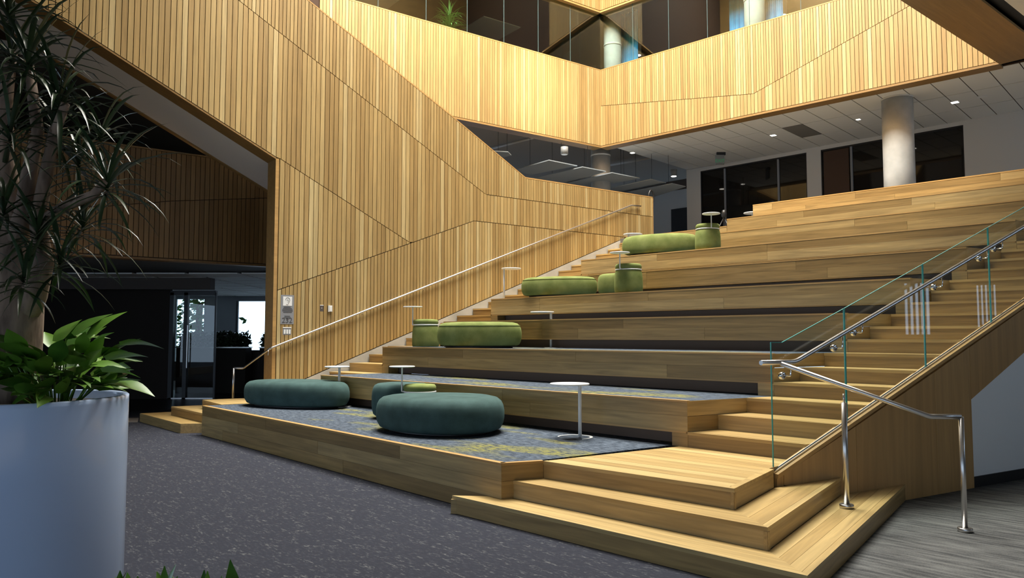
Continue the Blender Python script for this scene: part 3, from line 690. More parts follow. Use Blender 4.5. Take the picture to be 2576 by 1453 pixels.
def sbar(name, fx0, fx1, fz0, fz1, mat, off=.0125, th=.002):
    p, q = sp(fx0, fz0, 0), sp(fx1, fz1, 0); return beam(name, p, q, -off-th, -off, p.z, q.z, mat, sgn)
sbar('symbol_square', .17, .85, .63, .945, 'white')
ear = [(.36, .82), (.40, .89), (.52, .915), (.64, .89), (.68, .82), (.64, .76), (.58, .72), (.55, .68), (.48, .66), (.42, .685)]
tube('ear_symbol', [sp(x, z, .0155) for x, z in ear], .0035, 'ink', sgn, 6)
tube('ear_symbol', [sp(x, z, .0155) for x, z in [(.46, .80), (.52, .85), (.58, .80), (.53, .74)]], .003, 'ink', sgn, 6)
for i, (w0, w1) in enumerate([(.25, .75), (.18, .85), (.13, .9), (.12, .92), (.2, .85)]):
    sbar('print_line', w0, w1, .575-i*.044, .595-i*.044, 'ink')
for i, (w0, w1) in enumerate([(.30, .72), (.25, .76), (.42, .62)]): sbar('print_line', w0, w1, .265-i*.05, .285-i*.05, 'ink')
text_mesh('sign_number', '232', .135, 'ink', sgn, sp(.5, .045, .0), WD, .0135)
sw_, a, b = plate('light_switch', 711, 823, 732, 842, .008, 'signgrey', 'grey switch plate with three white rockers below the room sign', 'switch')
wS, hS = (Vector((b.x-a.x, b.y-a.y)).length), a.z-b.z
for f in (.12, .41, .70):
    p, q = Vector((a.x, a.y))+WD*wS*f, Vector((a.x, a.y))+WD*wS*(f+.2)
    beam('rocker', p, q, -.014, -.008, b.z+hS*.15, b.z+hS*.72, 'white', sw_)
beam('top_edge', Vector((a.x, a.y)), Vector((b.x, b.y)), -.012, 0, a.z-.012, a.z+.006, 'white', sw_)
op_, a, b = plate('outlet_plate', 804.5, 767, 813.5, 783, .008, 'header', 'small dark wall plate left of the white sensor box', 'wall plate')
wS, hS = (Vector((b.x-a.x, b.y-a.y)).length), a.z-b.z
beam('top_edge', Vector((a.x, a.y)), Vector((b.x, b.y)), -.01, 0, a.z-.008, a.z+.004, 'white', op_)
p, q = Vector((a.x, a.y))+WD*wS*.42, Vector((a.x, a.y))+WD*wS*.58
beam('button', p, q, -.011, -.008, b.z+hS*.48, b.z+hS*.6, 'white', op_)
sb_, a, b = plate('sensor_box', 824.5, 768, 834, 784, .035, 'white', 'small white sensor box on the slatted wall', 'sensor')
beam('lid', Vector((a.x, a.y))+WD*.02, Vector((b.x, b.y))-WD*.006, -.042, -.035, b.z+.012, a.z-.012, 'white', sb_)

# ------------------------------------------------------------------ ottomans, stools, tables
def pebble(sx_, sy_):
    return [(0.0, .035), (.88, .035), (.945, .055), (.985, .11), (1.0, .17), (1.0, .25), (.985, .31), (.955, .355), (.90, .388), (.80, .405), (.55, .414), (.25, .417), (0.0, .418)]
def ottoman(name, c, a_, b_, h, rz, mat, label, seam=False, ph=0., cat='ottoman', group='pebble ottomans'):
    t = empty(name, c, label, cat, group); k = h/.42
    shp = lambda th: 1+.035*math.cos(2*th+ph)+.03*math.cos(3*th+ph*2)
    rot = Matrix.Rotation(rz, 4, 'Z')
    prof = [(max(r_, .001), z*k) for r_, z in pebble(1, 1)]
    lathe('cushion', prof, mat, t, c, 56, rot, a_, b_, shp)
    lathe('base', [(.80, .0), (.80, .036*k)], 'black', t, c, 32, rot, a_, b_, shp)
    if seam:
        pts_ = []
        for i in range(56):
            th = 2*math.pi*i/56; q = rot @ Vector((a_*.962*shp(th)*math.cos(th), b_*.962*shp(th)*math.sin(th), .352*k)); pts_.append(Vector(c)+q)
        tube('piping', pts_, .006, mat, t, 6, closed=True)
    return t
def stool(c, d, h, label, top_c, mat='green', ring=True, grp='green stools with swing-up tablets'):
    t = empty('stool', c, label, 'stool', grp); r_ = d/2
    lathe('body', [(r_*.94, .01), (r_*.99, .03), (r_, .12), (r_*.99, h*.5), (r_*.95, h*.68), (r_*.88, h*.77), (r_*.80, h*.79)], mat, t, c, 36)
    lathe('seat_cushion', [(r_*.78, h*.80), (r_*.88, h*.82), (r_*.93, h*.87), (r_*.92, h*.94), (r_*.84, h*.985), (r_*.5, h), (.002, h*1.003)], mat, t, c, 36)
    c = Vector(c)
    pts_ = [c+Vector((r_*.9*math.cos(2*math.pi*i/32), r_*.9*math.sin(2*math.pi*i/32), h*.795)) for i in range(32)]
    tube('ring', pts_, .011, 'white', t, 8, closed=True)
    tc_ = Vector(top_c); d_ = Vector((tc_.x-c.x, tc_.y-c.y, 0)); d_.normalize()
    a_ = c+d_*r_*.9+Vector((0, 0, h*.795))
    foot = Vector((tc_.x, tc_.y, a_.z))
    tube('arm', bend([a_, Vector((foot.x, foot.y, a_.z)), Vector((foot.x, foot.y, tc_.z-.004))], .05), .011, 'white', t, 8)
    lathe('tabletop', [(.155, -.012), (.172, -.009), (.175, 0), (.168, .005), (.002, .005)], 'white', t, (tc_.x, tc_.y, tc_.z), 36)
    return t
def side_table(base, top_c, r_, pole, label, ang=math.pi):
    t = empty('side_table', (base.x, base.y, base.z), label, 'side table', 'white pedestal side tables')
    lathe('tabletop', [(r_*.93, -.016), (r_*.99, -.012), (r_, -.002), (r_*.97, .004), (.002, .004)], 'white', t, top_c, 40)
    tube('pole', [Vector((pole.x, pole.y, base.z+.008)), Vector((pole.x, pole.y, top_c.z-.012))], .02, 'white', t, 14)
    # open C-shaped foot
    n_ = 22; vs, fs = [], []
    for i in range(n_+1):
        th = ang+math.radians(-205)*.5*0 + math.radians(55)+math.radians(250)*i/n_
        wv = .018+.022*math.sin(math.pi*i/n_)
        for rr_, zz in ((.20-wv, 0), (.20, 0), (.20, .010), (.20-wv, .010)):
            vs.append((base.x+rr_*math.cos(th), base.y+rr_*math.sin(th), base.z+zz))
    for i in range(n_):
        for k in range(4): l = (k+1) % 4; fs.append((i*4+k, i*4+l, (i+1)*4+l, (i+1)*4+k))
    fs += [(3, 2, 1, 0), (n_*4, n_*4+1, n_*4+2, n_*4+3)]
    mesh('foot', vs, fs, 'white', t); return t

Z1 = 3*R
def base_at(x, y, z, push):                       # contact seen at a pixel, moved `push` metres away from the eye
    p = at(x, y, z); q = p.normalized()*push; return Vector((p.x+q.x, p.y+q.y, z))
ottoman('ottoman', base_at(746, 1029, Z1, .56), .98, .56, .43, BETA+.35, 'teal', 'wide teal ottoman on the platform near the wall end', ph=.5)
ottoman('ottoman', base_at(1110, 1101, Z1, .66), .82, .70, .435, BETA+.35, 'teal', 'large teal ottoman at the front of the platform carpet', ph=1.2)
p = onv(1008, 1000, 6.41); ottoman('ottoman', Vector((p.x, p.y, Z1)), .40, .36, .50, 0, 'teal', 'small teal ottoman half hidden behind the low green stool', ph=.2)
p = onv(1056, 990, 6.34); c = Vector((p.x, p.y, Z1)); tp = on(1011.5, 921, Vector((p.x, p.y)), Vector((1, 0)))
stool(c, .475, .50, 'olive green stool with tablet behind the large teal ottoman', tp)
def tier_at(x, v, n): p = onv(x, 700, v); return Vector((p.x, p.y, 3*n*R))
def tablet(x, y, c, f=0.): return on(x, y, Vector((c.x, c.y-f)), Vector((1, 0)))
v3, v5, v7 = V(3), V(5), V(7)
c = tier_at(1072, v3+.36, 3); stool(c, .485, .50, 'green stool with tablet on the third tier, left of an ottoman', tablet(1038.5, 771, c))
c = tier_at(1204, v3+.48, 3); ottoman('ottoman', c, .72, .44, .44, BETA+.45, 'green', 'long green ottoman on the third tier, beside the white pole table', True, .3)
c = tier_at(1150, v3+.98, 3); ottoman('ottoman', c, .36, .22, .45, BETA, 'bluefelt', 'blue ottoman barely showing behind the third-tier green ottoman')
c = tier_at(1407, v5+.46, 5); ottoman('ottoman', c, .73, .42, .40, BETA+.55, 'green', 'long green ottoman on the fifth tier, right of the tall thin table', True, .9)
c = tier_at(1556, v5+.62, 5); ottoman('ottoman', c, .40, .33, .40, BETA, 'green', 'green ottoman tucked behind the fifth-tier stool', False, .3)
c = tier_at(1581, v5+.27, 5); stool(c, .50, .52, 'green stool with tablet on the fifth tier', tablet(1559, 635, c, .235))
c = tier_at(1663, v7+.45, 7); ottoman('ottoman', c, .80, .42, .44, BETA+.45, 'green', 'topmost long green ottoman, on the seventh tier', False, 1.6)
c = tier_at(1782, v7+.27, 7); stool(c, .50, .52, 'topmost green stool with tablet, on the seventh tier', tablet(1789, 537, c, .262))

b_ = at(1447, 1100, Z1); b_ = Vector((b_.x, b_.y, Z1)); tp = on(1433, 964, Vector((b_.x, b_.y)), Vector((1, 0)))
pole = on(1459, 1080, Vector((b_.x, b_.y+.02)), Vector((1, 0)))
side_table(b_, tp, .225, pole, 'white side table standing alone on the platform carpet', math.radians(-125))
p = onv(853, 1000, 6.70); b_ = Vector((p.x, p.y, Z1)); tp = on(848, 921, Vector((p.x, p.y)), Vector((1, 0)))
side_table(b_, tp, .20, b_, 'white side table behind the wide teal ottoman')
p = onv(1268, 740, v5+.55); b_ = Vector((p.x, p.y, 15*R)); tp = on(1286, 675, Vector((p.x, p.y)), Vector((1, 0)))
side_table(b_, tp, .21, b_, 'tall thin white table on the fifth tier near the wall handrail')
vT = V(4)+.10; p = onv(1386, 850, vT); b_ = Vector((p.x, p.y, 9*R)); tp = on(1364, 784, Vector((p.x, p.y)), Vector((1, 0)))
side_table(b_, tp, .20, b_, 'white table whose pole passes behind the fourth-tier front')
p = onv(1581, 600, v7+1.0); b_ = Vector((p.x, p.y, 21*R)); tp = on(1592, 589, Vector((p.x, p.y)), Vector((1, 0)))
side_table(b_, tp, .22, b_, 'pale table peeking over the topmost green ottoman')
p = onv(1893, 540, V(10)+1.0); b_ = Vector((p.x, p.y, 26*R)); tp = on(1893, 535, Vector((p.x, p.y)), Vector((1, 0)))
side_table(b_, tp, .22, b_, 'pale table half hidden by the left end of the top bench')
# tripod on the upper floor
p = onv(1822, 560, V(9)+1.6); tb = Vector((p.x, p.y, 26*R))
tr = empty('tripod', tb, 'small black tripod on the upper floor behind the eighth tier', 'tripod')
hd = on(1827, 536, Vector((tb.x, tb.y)), Vector((1, 0)))
for dx, dy in ((-.28, -.1), (.16, -.15), (.05, .25)):
    tube('leg', [Vector((tb.x+dx, tb.y+dy, tb.z)), Vector((tb.x, tb.y, hd.z-.1))], .016, 'black', tr, 8)
lathe('head', [(.03, -.12), (.06, -.08), (.065, .0), (.05, .07), (.01, .09)], 'black', tr, Vector((tb.x, tb.y, hd.z)), 16)

# ------------------------------------------------------------------ upper landing: columns, back wall, ceiling things
Z2 = 26*R
p = onv(2258, 300, 19.75); k = Vector((p.x, p.y, Z2)); cr = .355
col = empty('column', k, 'round pale concrete column on the upper landing', 'column')
lathe('shaft', [(cr, 0), (cr, ZC-Z2-.03)], 'concrete', col, k, 48)
lathe('collar', [(cr+.01, ZC-Z2-.03), (cr+.01, ZC-Z2)], 'paint', col, k, 48)
p = onv(1511, 400, 18.95); k = Vector((p.x, p.y, Z2)); cr = .31
col = empty('column', k, 'round grey concrete column under the gallery corner', 'column')
lathe('shaft', [(cr, 0), (cr, ZC-Z2+.4)], 'concrete', col, k, 40)
lathe('collar', [(cr+.01, ZC-Z2-.1), (cr+.01, ZC-Z2-.05)], 'paint', col, k, 40)
VB = 23.1
def bu(x): return UVW(onv(x, 450, VB))[0]
bw = []
def backwall(name, x0, x1, mat, dv=0., z0=Z2, z1=ZC+.02, th=.15, parent=None):
    return ubox(name, bu(x0), bu(x1), VB+dv, VB+dv+th, z0, z1, mat, parent)
struct(backwall('wall_back_pier', 1727, 1762, 'paint')); struct(backwall('wall_back_middle', 2030, 2066, 'paint'))
struct(ubox('wall_back_right', bu(2428), 9, VB, VB+.15, Z2, ZC+.3, 'paint'))
def glazing(name, x0, x1, mulls, door=None):
    w_ = empty(name, (*W((bu(x0)+bu(x1))/2, VB), Z2), kind='structure'); zt = ZC-.16
    xs = [x0]+mulls+[x1]
    for a_, c_ in zip(xs, xs[1:]):
        ubox('pane', bu(a_)+.02, bu(c_)-.02, VB+.06, VB+.075, Z2+.05, zt, 'glassdark', w_)
    for m_ in xs: ubox('mullion', bu(m_)-.03, bu(m_)+.03, VB+.02, VB+.12, Z2, zt, 'signgrey' if m_ in mulls else 'black', w_)
    ubox('head_rail', bu(x0), bu(x1), VB+.02, VB+.12, zt, zt+.05, 'black', w_)
    ubox('header', bu(x0), bu(x1), VB, VB+.15, zt+.05, ZC+.02, 'paint', w_)
    if door:
        d_ = ubox('door_leaf', bu(door[0])+.05, bu(door[1])-.05, VB+.03, VB+.055, Z2+.02, zt-.02, 'soffitdoor', w_)
        lathe('door_handle', [(.02, 0), (.02, .2)], 'steel', d_, W(bu(door[0])+.12, VB+.02).to_3d()+Vector((0, 0, Z2+1.0)), 10)
    return w_
M['soffitdoor'] = plain('walnut_door', (.06, .026, .012), .5)
glazing('window_1', 1762, 2030, [1822, 1957])
glazing('window_2', 2066, 2428, [2142], (2068, 2140))
# open office beyond on the left
oc = struct(prism('ceiling_office', [C1+DL*13+NL*.36, C1+NL*.36, C1+NR*.36+DR*.6, C1+nt_*4.76+DR*1.0, W(bu(1740), VB), W(bu(1740), 38), W(-34, 38), C1+DL*13+NL*12], ZC+.42, ZC+.5, 'officeceil', uv=False))
PB = W(bu(1735), VB+1.0)
def cloud(pts, z, i):
    q = [at(x, y, z) for x, y in pts]
    t = empty('acoustic_panel', (*(sum(q, Vector((0, 0)))/len(q)), z), i, 'ceiling panel', 'hanging acoustic panels')
    prism('panel', q, z, z+.025, 'cloud', t, uv=False)
    for a_ in (q[0].lerp(q[2], .25), q[0].lerp(q[2], .75)): tube('hanger', [Vector((*a_, z+.05)), Vector((*a_, ZC+.42))], .006, 'black', t, 6)
cl = lambda x, y: (1100+x/2.641, 250+y/2.641)
cloud([cl(375, 345), cl(470, 350), cl(492, 372), cl(430, 388)], 6.9, 'small grey ceiling panel nearest the sloping wall top')
cloud([cl(515, 470), cl(742, 405), cl(930, 443), cl(625, 502)], 6.7, 'large grey ceiling panel left of the round column')
cloud([cl(650, 522), cl(965, 450), cl(1120, 480), cl(855, 560)], 6.6, 'grey ceiling panel running behind the round column')
cloud([cl(860, 558), cl(1160, 488), cl(1345, 525), cl(1010, 590)], 6.55, 'grey ceiling panel right of the round column')
cloud([cl(1150, 592), cl(1420, 532), cl(1520, 556), cl(1200, 620)], 6.5, 'long grey ceiling panel above the curved pipe')
cloud([cl(1215, 628), cl(1560, 560), cl(1650, 580), cl(1400, 660)], 6.4, 'grey ceiling panel nearest the pale pier')
for (x0, y0, x1, y1) in [(345, 330, 665, 248), (1150, 436, 1430, 388)]:
    z_ = 7.86; p_, q_ = at(*cl(x0, y0), z_), at(*cl(x1, y1), z_)
    t = tag(tube('ceiling_conduit', [Vector((*p_, z_)), Vector((*q_, z_))], .035, 'paint'), 'thin grey conduit under the dark ceiling, %s' % ('left of the round column' if x0 < 400 else 'right of the round column'), 'conduit')
pw = on(1646, 520, PB, D1); pw2 = on(1727, 520, PB, D1)
zt_ = on(1690, 480, PB, D1).z
t = beam('wall_office_pale', Vector((pw.x, pw.y))-D1*.6, Vector((pw2.x, pw2.y))+D1*.3, 0, .15, Z2, zt_, 'paintblue'); struct(t)
dm0, dm1 = on(1690, 527, PB, D1), on(1727, 527, PB, D1)
dk = empty('slatted_opening', (dm0.x, dm0.y, Z2), 'dark slatted opening in the pale upper wall', 'opening')
beam('panel', dm0, Vector((dm1.x, dm1.y))+D1*.3, -.05, 0, Z2, dm0.z, 'black', dk)  # black panel stands in for the dark opening
for i in range(7): beam('slat', dm0, Vector((dm1.x, dm1.y))+D1*.3, -.07, -.05, Z2+.15+i*.17, Z2+.2+i*.17, 'dark', dk)
struct(beam('wall_office_beam', Vector((pw.x, pw.y))-D1*4, Vector((pw2.x, pw2.y))+D1*.3, -.1, .15, zt_, zt_+.35, 'header'))
# curved pipe rail at the end of the slatted wall
q_ = onwall(1632, 500, -.2)
hp = [on(x, y, Vector((q_.x, q_.y)), WD) for x, y in [(1632, 505), (1632, 488), (1636, 478), (1641, 481), (1644, 490), (1644, 503), (1641, 512)]]
tag(tube('pipe_hoop', bend(hp, .1), .022, 'black'), 'dark metal hoop on top of the slatted wall end', 'hoop')
# ceiling fittings
def can(x, y, z, lit, label, r_=.09, drop=0.):
    p_ = at(x, y, z); t = empty('downlight', (p_.x, p_.y, z), label, 'downlight', 'downlights')
    if drop: lathe('housing', [(r_, 0), (r_, drop)], 'signhouse', t, (p_.x, p_.y, z), 24)
    else: lathe('trim_ring', [(r_*1.15, -.006), (r_*1.15, .0)], 'white', t, (p_.x, p_.y, z), 24)
    lathe('lens', [(r_*.8, -.009), (r_*.8, -.001)], 'lamp' if lit else 'white', t, (p_.x, p_.y, z), 24)
can(1591, 384, ZC, 1, 'lit round downlight at the edge of the tiled ceiling')
can(1695, 443, 7.0, 1, 'lit cylinder downlight near the pale pier', .11, .22)
can(1420, 388, 7.0, 0, 'unlit white cylinder light left of the round column', .11, .22)
can(1744, 375, ZC, 0, 'small unlit downlight left of the exit sign', .05)
can(1716, 383, ZC, 0, 'faint smoke detector beside the small unlit downlight', .07)
can(2470, 243, ZC, 0, 'faint round detector in the right of the tiled ceiling', .1)
def square(x, y, w_, label):
    p_ = at(x, y, ZC); t = empty('downlight', (p_.x, p_.y, ZC), label, 'downlight', 'downlights')
    beam('frame', p_-DR*w_, p_+DR*w_, -w_, w_, ZC-.006, ZC, 'white', t); beam('lens', p_-DR*w_*.8, p_+DR*w_*.8, -w_*.8, w_*.8, ZC-.010, ZC-.006, 'lamp', t)
square(1945, 340, .085, 'lit square downlight beside the dark ceiling panel'); square(2402, 257, .095, 'lit square downlight right of the pale column')
square(2159, 300, .06, 'small lit downlight left of the pale column')
# exit sign
p_ = at(1812, 383, ZC); ex = empty('exit_sign', (p_.x, p_.y, ZC), 'green EXIT sign hanging from the tiled ceiling', 'exit sign')
e0 = Vector((p_.x, p_.y)); exd = Vector((1, 0))
za, zb_ = on(1812, 390, e0, exd).z, on(1812, 413, e0, exd).z
beam('bracket', e0-exd*.12, e0+exd*.16, -.04, .04, za, ZC, 'black', ex)
beam('housing', e0-exd*.16, e0+exd*.12, -.03, .03, zb_, za, 'signhouse', ex)
text_mesh('exit_text', 'EXIT', .15, 'exit', ex, Vector((e0.x-.02, e0.y, zb_+.06)), exd, .031)

# ------------------------------------------------------------------ gallery glass and what stands behind it
def gglass(A, D, side, xs, nm):
    g = empty(nm, (*A, ZT), kind='structure')
    for a_, c_ in zip(xs, xs[1:]):
        wallprism('pane', A, D, side, [(a_+.008, ZT+.03), (c_-.008, ZT+.03), (c_-.008, ZU-.05), (a_+.008, ZU-.05)], .10, .112, 'glassgrey', g)
        n_ = Vector((-D.y, D.x))*side
        pz = A+D*c_
        beam('pane_edge', pz-D*.005, pz+D*.005, (.098 if side > 0 else -.114), (.114 if side > 0 else -.098), ZT+.03, ZU-.05, 'paneedge', g)
    return g
gglass(C1, DR, 1, [-.105, 1.15, 2.4, 3.65, 4.9, 6.3, 7.7, 9.1, LR], 'window_3')
gglass(C1, DL, -1, [-.105, 1.15, 2.4, 3.65, 4.9, 6.2, 7.6, 9.0, 10.4], 'window_4')
def gcol(x, off, label):
    p_ = on(x, 120, C1+NR*off, DR); k = Vector((p_.x, p_.y, ZC+.8))
    c_ = empty('column', k, label, 'column'); lathe('shaft', [(.28, 0), (.28, ZU-ZC-.5)], 'concrete', c_, k, 32); lathe('collar', [(.29, 2.6), (.29, 2.66)], 'paint', c_, k, 32)
gcol(1541, .75, 'pale column behind the gallery glass at the inner corner'); gcol(1900, .75, 'pale column behind the gallery glass between blue curtains')
def curtain(x0, x1, off, label):
    a_, c_ = on(x0, 120, C1+NR*off, DR), on(x1, 120, C1+NR*off, DR)
    n_ = 36; vs, fs = [], []
    for i in range(n_+1):
        q = Vector((a_.x, a_.y)).lerp(Vector((c_.x, c_.y)), i/n_)+NR*(.05*math.sin(i*1.9))
        for th in (0, .012):
            for z in (ZC+.8, ZU+.3): vs.append((q.x+NR.x*th, q.y+NR.y*th, z))
    for i in range(n_):
        k, j = i*4, (i+1)*4
        fs += [(k, j, j+1, k+1), (k+2, k+3, j+3, j+2), (k+1, j+1, j+3, k+3), (k, k+2, j+2, j)]
    t = empty('curtain', (a_.x, a_.y, ZC+.8), label, 'curtain', 'blue curtains behind the gallery glass')
    mesh('drape', vs, fs, 'curtain', t, smooth=True)
    beam('curtain_track', a_, c_, -.03, .03, ZU+.28, ZU+.32, 'white', t)
curtain(1553, 1606, 1.25, 'blue curtain beside the inner gallery corner'); curtain(1836, 1876, 1.25, 'blue curtain left of the gallery column'); curtain(1917, 1973, 1.25, 'blue curtain right of the gallery column')
def gcloud(A, D, side, s0, s1, o0, o1, z, label):
    n_ = Vector((-D.y, D.x))*side; q = [A+D*s0+n_*o0, A+D*s1+n_*o0, A+D*s1+n_*o1, A+D*s0+n_*o1]
    t = empty('acoustic_panel', (*(sum(q, Vector((0, 0)))/4), z), label, 'ceiling panel', 'hanging acoustic panels')
    prism('panel', q, z, z+.025, 'cloud', t, uv=False)
    for a_ in (q[0].lerp(q[2], .25), q[0].lerp(q[2], .75)): tube('hanger', [Vector((*a_, z+.05)), Vector((*a_, ZU+.3))], .006, 'black', t, 6)
gcloud(C1, DL, -1, 2.0, 3.4, 1.5, 3.4, 11.3, 'grey ceiling panel behind the left gallery glass, nearer the corner')
gcloud(C1, DL, -1, 6.0, 7.6, 1.6, 3.8, 11.3, 'grey ceiling panel behind the left gallery glass, near the plant')
can_g = at(1606, 139, 11.2)
t = empty('downlight', (can_g.x, can_g.y, 11.2), 'lit round downlight behind the gallery glass by the blue curtain', 'downlight', 'downlights')
lathe('housing', [(.1, 0), (.1, .9)], 'paint', t, (can_g.x, can_g.y, 11.2), 20); lathe('lens', [(.08, -.01), (.08, 0)], 'lamp', t, (can_g.x, can_g.y, 11.2), 20)
can_g = at(1971, 38, 11.2)
t = empty('downlight', (can_g.x, can_g.y, 11.2), 'lit round downlight behind the gallery glass above the right curtain', 'downlight', 'downlights')
lathe('housing', [(.1, 0), (.1, .9)], 'paint', t, (can_g.x, can_g.y, 11.2), 20); lathe('lens', [(.08, -.01), (.08, 0)], 'lamp', t, (can_g.x, can_g.y, 11.2), 20)

# ------------------------------------------------------------------ plants
def strap(name, base, d, L, w, droop, mat, parent, seg=6, up=Vector((0, 0, 1))):
    d = Vector(d).normalized(); side = d.cross(up)
    if side.length < .05: side = Vector((1, 0, 0))
    side.normalize(); p = Vector(base); vs, fs = [], []; cur = d.copy()
    for i in range(seg+1):
        f_ = i/seg; ww = w*(.55+.9*f_ if f_ < .4 else (1-((f_-.4)/.6)**1.7)*.91+.03)
        nrm = side.cross(cur).normalized()
        vs += [p-side*ww*.5+nrm*ww*.18, p.copy(), p+side*ww*.5+nrm*ww*.18]
        p = p+cur*(L/seg); cur = (cur+Vector((0, 0, -droop/seg*(1+f_)))).normalized()
    for i in range(seg):
        a_ = i*3; fs += [(a_, a_+1, a_+4, a_+3), (a_+1, a_+2, a_+5, a_+4)]
    return vs, fs
def rnd(a_, b_): return random.uniform(a_, b_)
PC = Vector((-3.12, 4.72, 0)); PR0 = .665; PZ = 1.245
pc = empty('planter', PC, 'tall glossy white round planter in the left foreground', 'planter')
lathe('pot', [(PR0*.985, 0), (PR0, .02), (PR0, PZ-.03), (PR0, PZ-.006), (PR0-.008, PZ), (PR0-.03, PZ), (PR0-.035, PZ-.01), (PR0-.04, PZ-.10)], plain('glossy_pot', (.52, .65, .88), .14), pc, PC, 72)
lathe('soil', [(PR0-.045, PZ-.12), (PR0-.045, PZ-.06)], 'soil', pc, PC, 40)
def pt3(x, y, Y): d = ray(x, y); k = Y/d.y; return Vector((d.x*k, Y, CH+d.z*k))
dr = empty('dracaena', (PC.x, PC.y, PZ-.06), 'tall dracaena with thick forked trunk in the white planter', 'plant')
tY = 4.62
tube('trunk', [pt3(25, 1010, tY), pt3(32, 900, tY), pt3(40, 780, tY), pt3(38, 680, tY), pt3(30, 600, tY), pt3(18, 500, tY-.05), pt3(10, 400, tY-.05), pt3(14, 250, tY-.05), pt3(30, 130, tY-.08)], .1, 'bark', dr, 14, radii=[.165, .155, .15, .14, .115, .085, .055, .04, .03])
tube('branch', [pt3(50, 800, tY), pt3(85, 740, tY-.06), pt3(110, 660, tY-.1), pt3(95, 560, tY-.12), pt3(110, 470, tY-.12), pt3(140, 320, tY-.15)], .05, 'bark', dr, 12, radii=[.10, .075, .055, .045, .04, .03])
tube('branch', [pt3(30, 640, tY), pt3(60, 540, tY-.1), pt3(75, 430, tY-.1), pt3(95, 330, tY-.1), pt3(70, 150, tY-.1)], .05, 'bark', dr, 12, radii=[.08, .055, .045, .035, .028])
tube('branch', [pt3(105, 560, tY-.1), pt3(160, 520, tY-.15), pt3(235, 490, tY-.2), pt3(268, 455, tY-.2)], .03, 'bark', dr, 10, radii=[.04, .032, .028, .024])
tube('branch', [pt3(120, 420, tY-.1), pt3(140, 330, tY-.15), pt3(165, 260, tY-.2)], .03, 'bark', dr, 10, radii=[.035, .03, .025])
heads = [(270, 452, tY-.2, 34, 1.0), (150, 240, tY-.2, 36, 1.0), (95, 575, tY-.25, 32, .85), (30, 130, tY-.1, 34, 1.0), (70, 150, tY-.3, 34, 1.0), (140, 320, tY-.1, 30, .9),
         (150, 650, tY-.2, 26, .8), (25, 330, tY-.3, 30, .9), (10, 520, tY-.35, 26, .8), (210, 560, tY-.1, 26, .85), (200, 400, tY+.1, 28, .9), (20, 20, tY-.2, 30, 1.0), (60, 690, tY-.4, 22, .7), (255, 330, tY-.05, 22, .8)]
leaves = []
for (x, y, Y, n_, k) in heads:
    o_ = pt3(x, y, Y)
    for i in range(n_):
        az = i*2.39996+rnd(-.3, .3); el = math.radians(72-100*(i/n_)+rnd(-12, 12))
        d_ = Vector((math.cos(az)*math.cos(el), math.sin(az)*math.cos(el), math.sin(el)))
        leaves.append(strap('leaf', o_-Vector((0, 0, .10*i/n_)), d_, rnd(.36, .58)*k, rnd(.024, .034), rnd(.5, 1.5), None, None))
random.shuffle(leaves)
for vs, fs in leaves[:298]: mesh('leaf', vs, fs, 'dracaena', dr, True)
av, af = [], []
for vs, fs in leaves[298:]:
    k = len(av); av += vs; af += [tuple(i+k for i in f_) for f_ in fs]
tag(mesh('leaf_mass', av, af, 'dracaena', dr, True), kind='stuff')
def heart(L, w, droop, fold):
    vs, fs = [], []; n_ = 7
    prof = [0, .62, .95, 1.0, .86, .60, .30, 0.0]
    for i in range(n_+1):
        f_ = i/n_; x = L*f_; z = -droop*f_*f_*L; ww = w*.5*prof[i]+.001
        vs += [(x-(.10*L if i == 1 else 0), -ww, z+fold*ww), (x, 0, z), (x-(.10*L if i == 1 else 0), ww, z+fold*ww)]
    for i in range(n_):
        a_ = i*3; fs += [(a_, a_+1, a_+4, a_+3), (a_+1, a_+2, a_+5, a_+4)]
    return vs, fs
def leaf_at(pos, az, el, roll, L, w, droop, mat, parent, stem_from=None):
    vs, fs = heart(L, w, droop, .25)
    rot = Matrix.Rotation(az, 4, 'Z') @ Matrix.Rotation(-el, 4, 'Y') @ Matrix.Rotation(roll, 4, 'X')
    me = bpy.data.meshes.new('leaf'); me.from_pydata(vs, [], fs); me.update()
    return link('leaf', me, mat, parent, Matrix.Translation(pos) @ rot, True)
po = empty('pothos', (PC.x+.3, PC.y, PZ-.06), 'bright green broad-leaved pothos filling the white planter', 'plant')
for i in range(170):
    a_ = rnd(0, 6.28); rr_ = math.sqrt(rnd(.02, 1))
    bx, by = PC.x+.33+.33*rr_*math.cos(a_), PC.y-.10+.36*rr_*math.sin(a_)
    _l = Vector((bx-PC.x, by-PC.y)).length
    if _l > .54: bx = PC.x+(bx-PC.x)*.54/_l; by = PC.y+(by-PC.y)*.54/_l
    hgt = PZ+.03+rnd(.0, .36)*(1-.45*rr_)
    az = math.atan2(by-PC.y+.1, bx-PC.x-.28)+rnd(-.9, .9)
    leaf_at(Vector((bx, by, hgt)), az, rnd(.05, 1.0), rnd(-.6, .6), rnd(.15, .25), rnd(.08, .12), rnd(.1, .45), 'pothos', po)
    if i % 3 == 0: tube('stem', [Vector((PC.x+.3+(bx-PC.x-.3)*.4, PC.y+(by-PC.y)*.4, PZ-.07)), Vector((bx, by, hgt))], .005, 'pothos', po, 5)
for (x, y, az, el) in [(345, 868, .1, .15), (300, 935, -.1, .1), (330, 965, -.1, -.05), (310, 905, .0, .3), (265, 850, .5, .9), (230, 845, .9, .8), (190, 860, 1.6, .8)]:
    leaf_at(pt3(x, y, 4.45)-Vector((.1, 0, 0)), az, el, rnd(-.4, .4), .25, .125, .25, 'pothos', po)
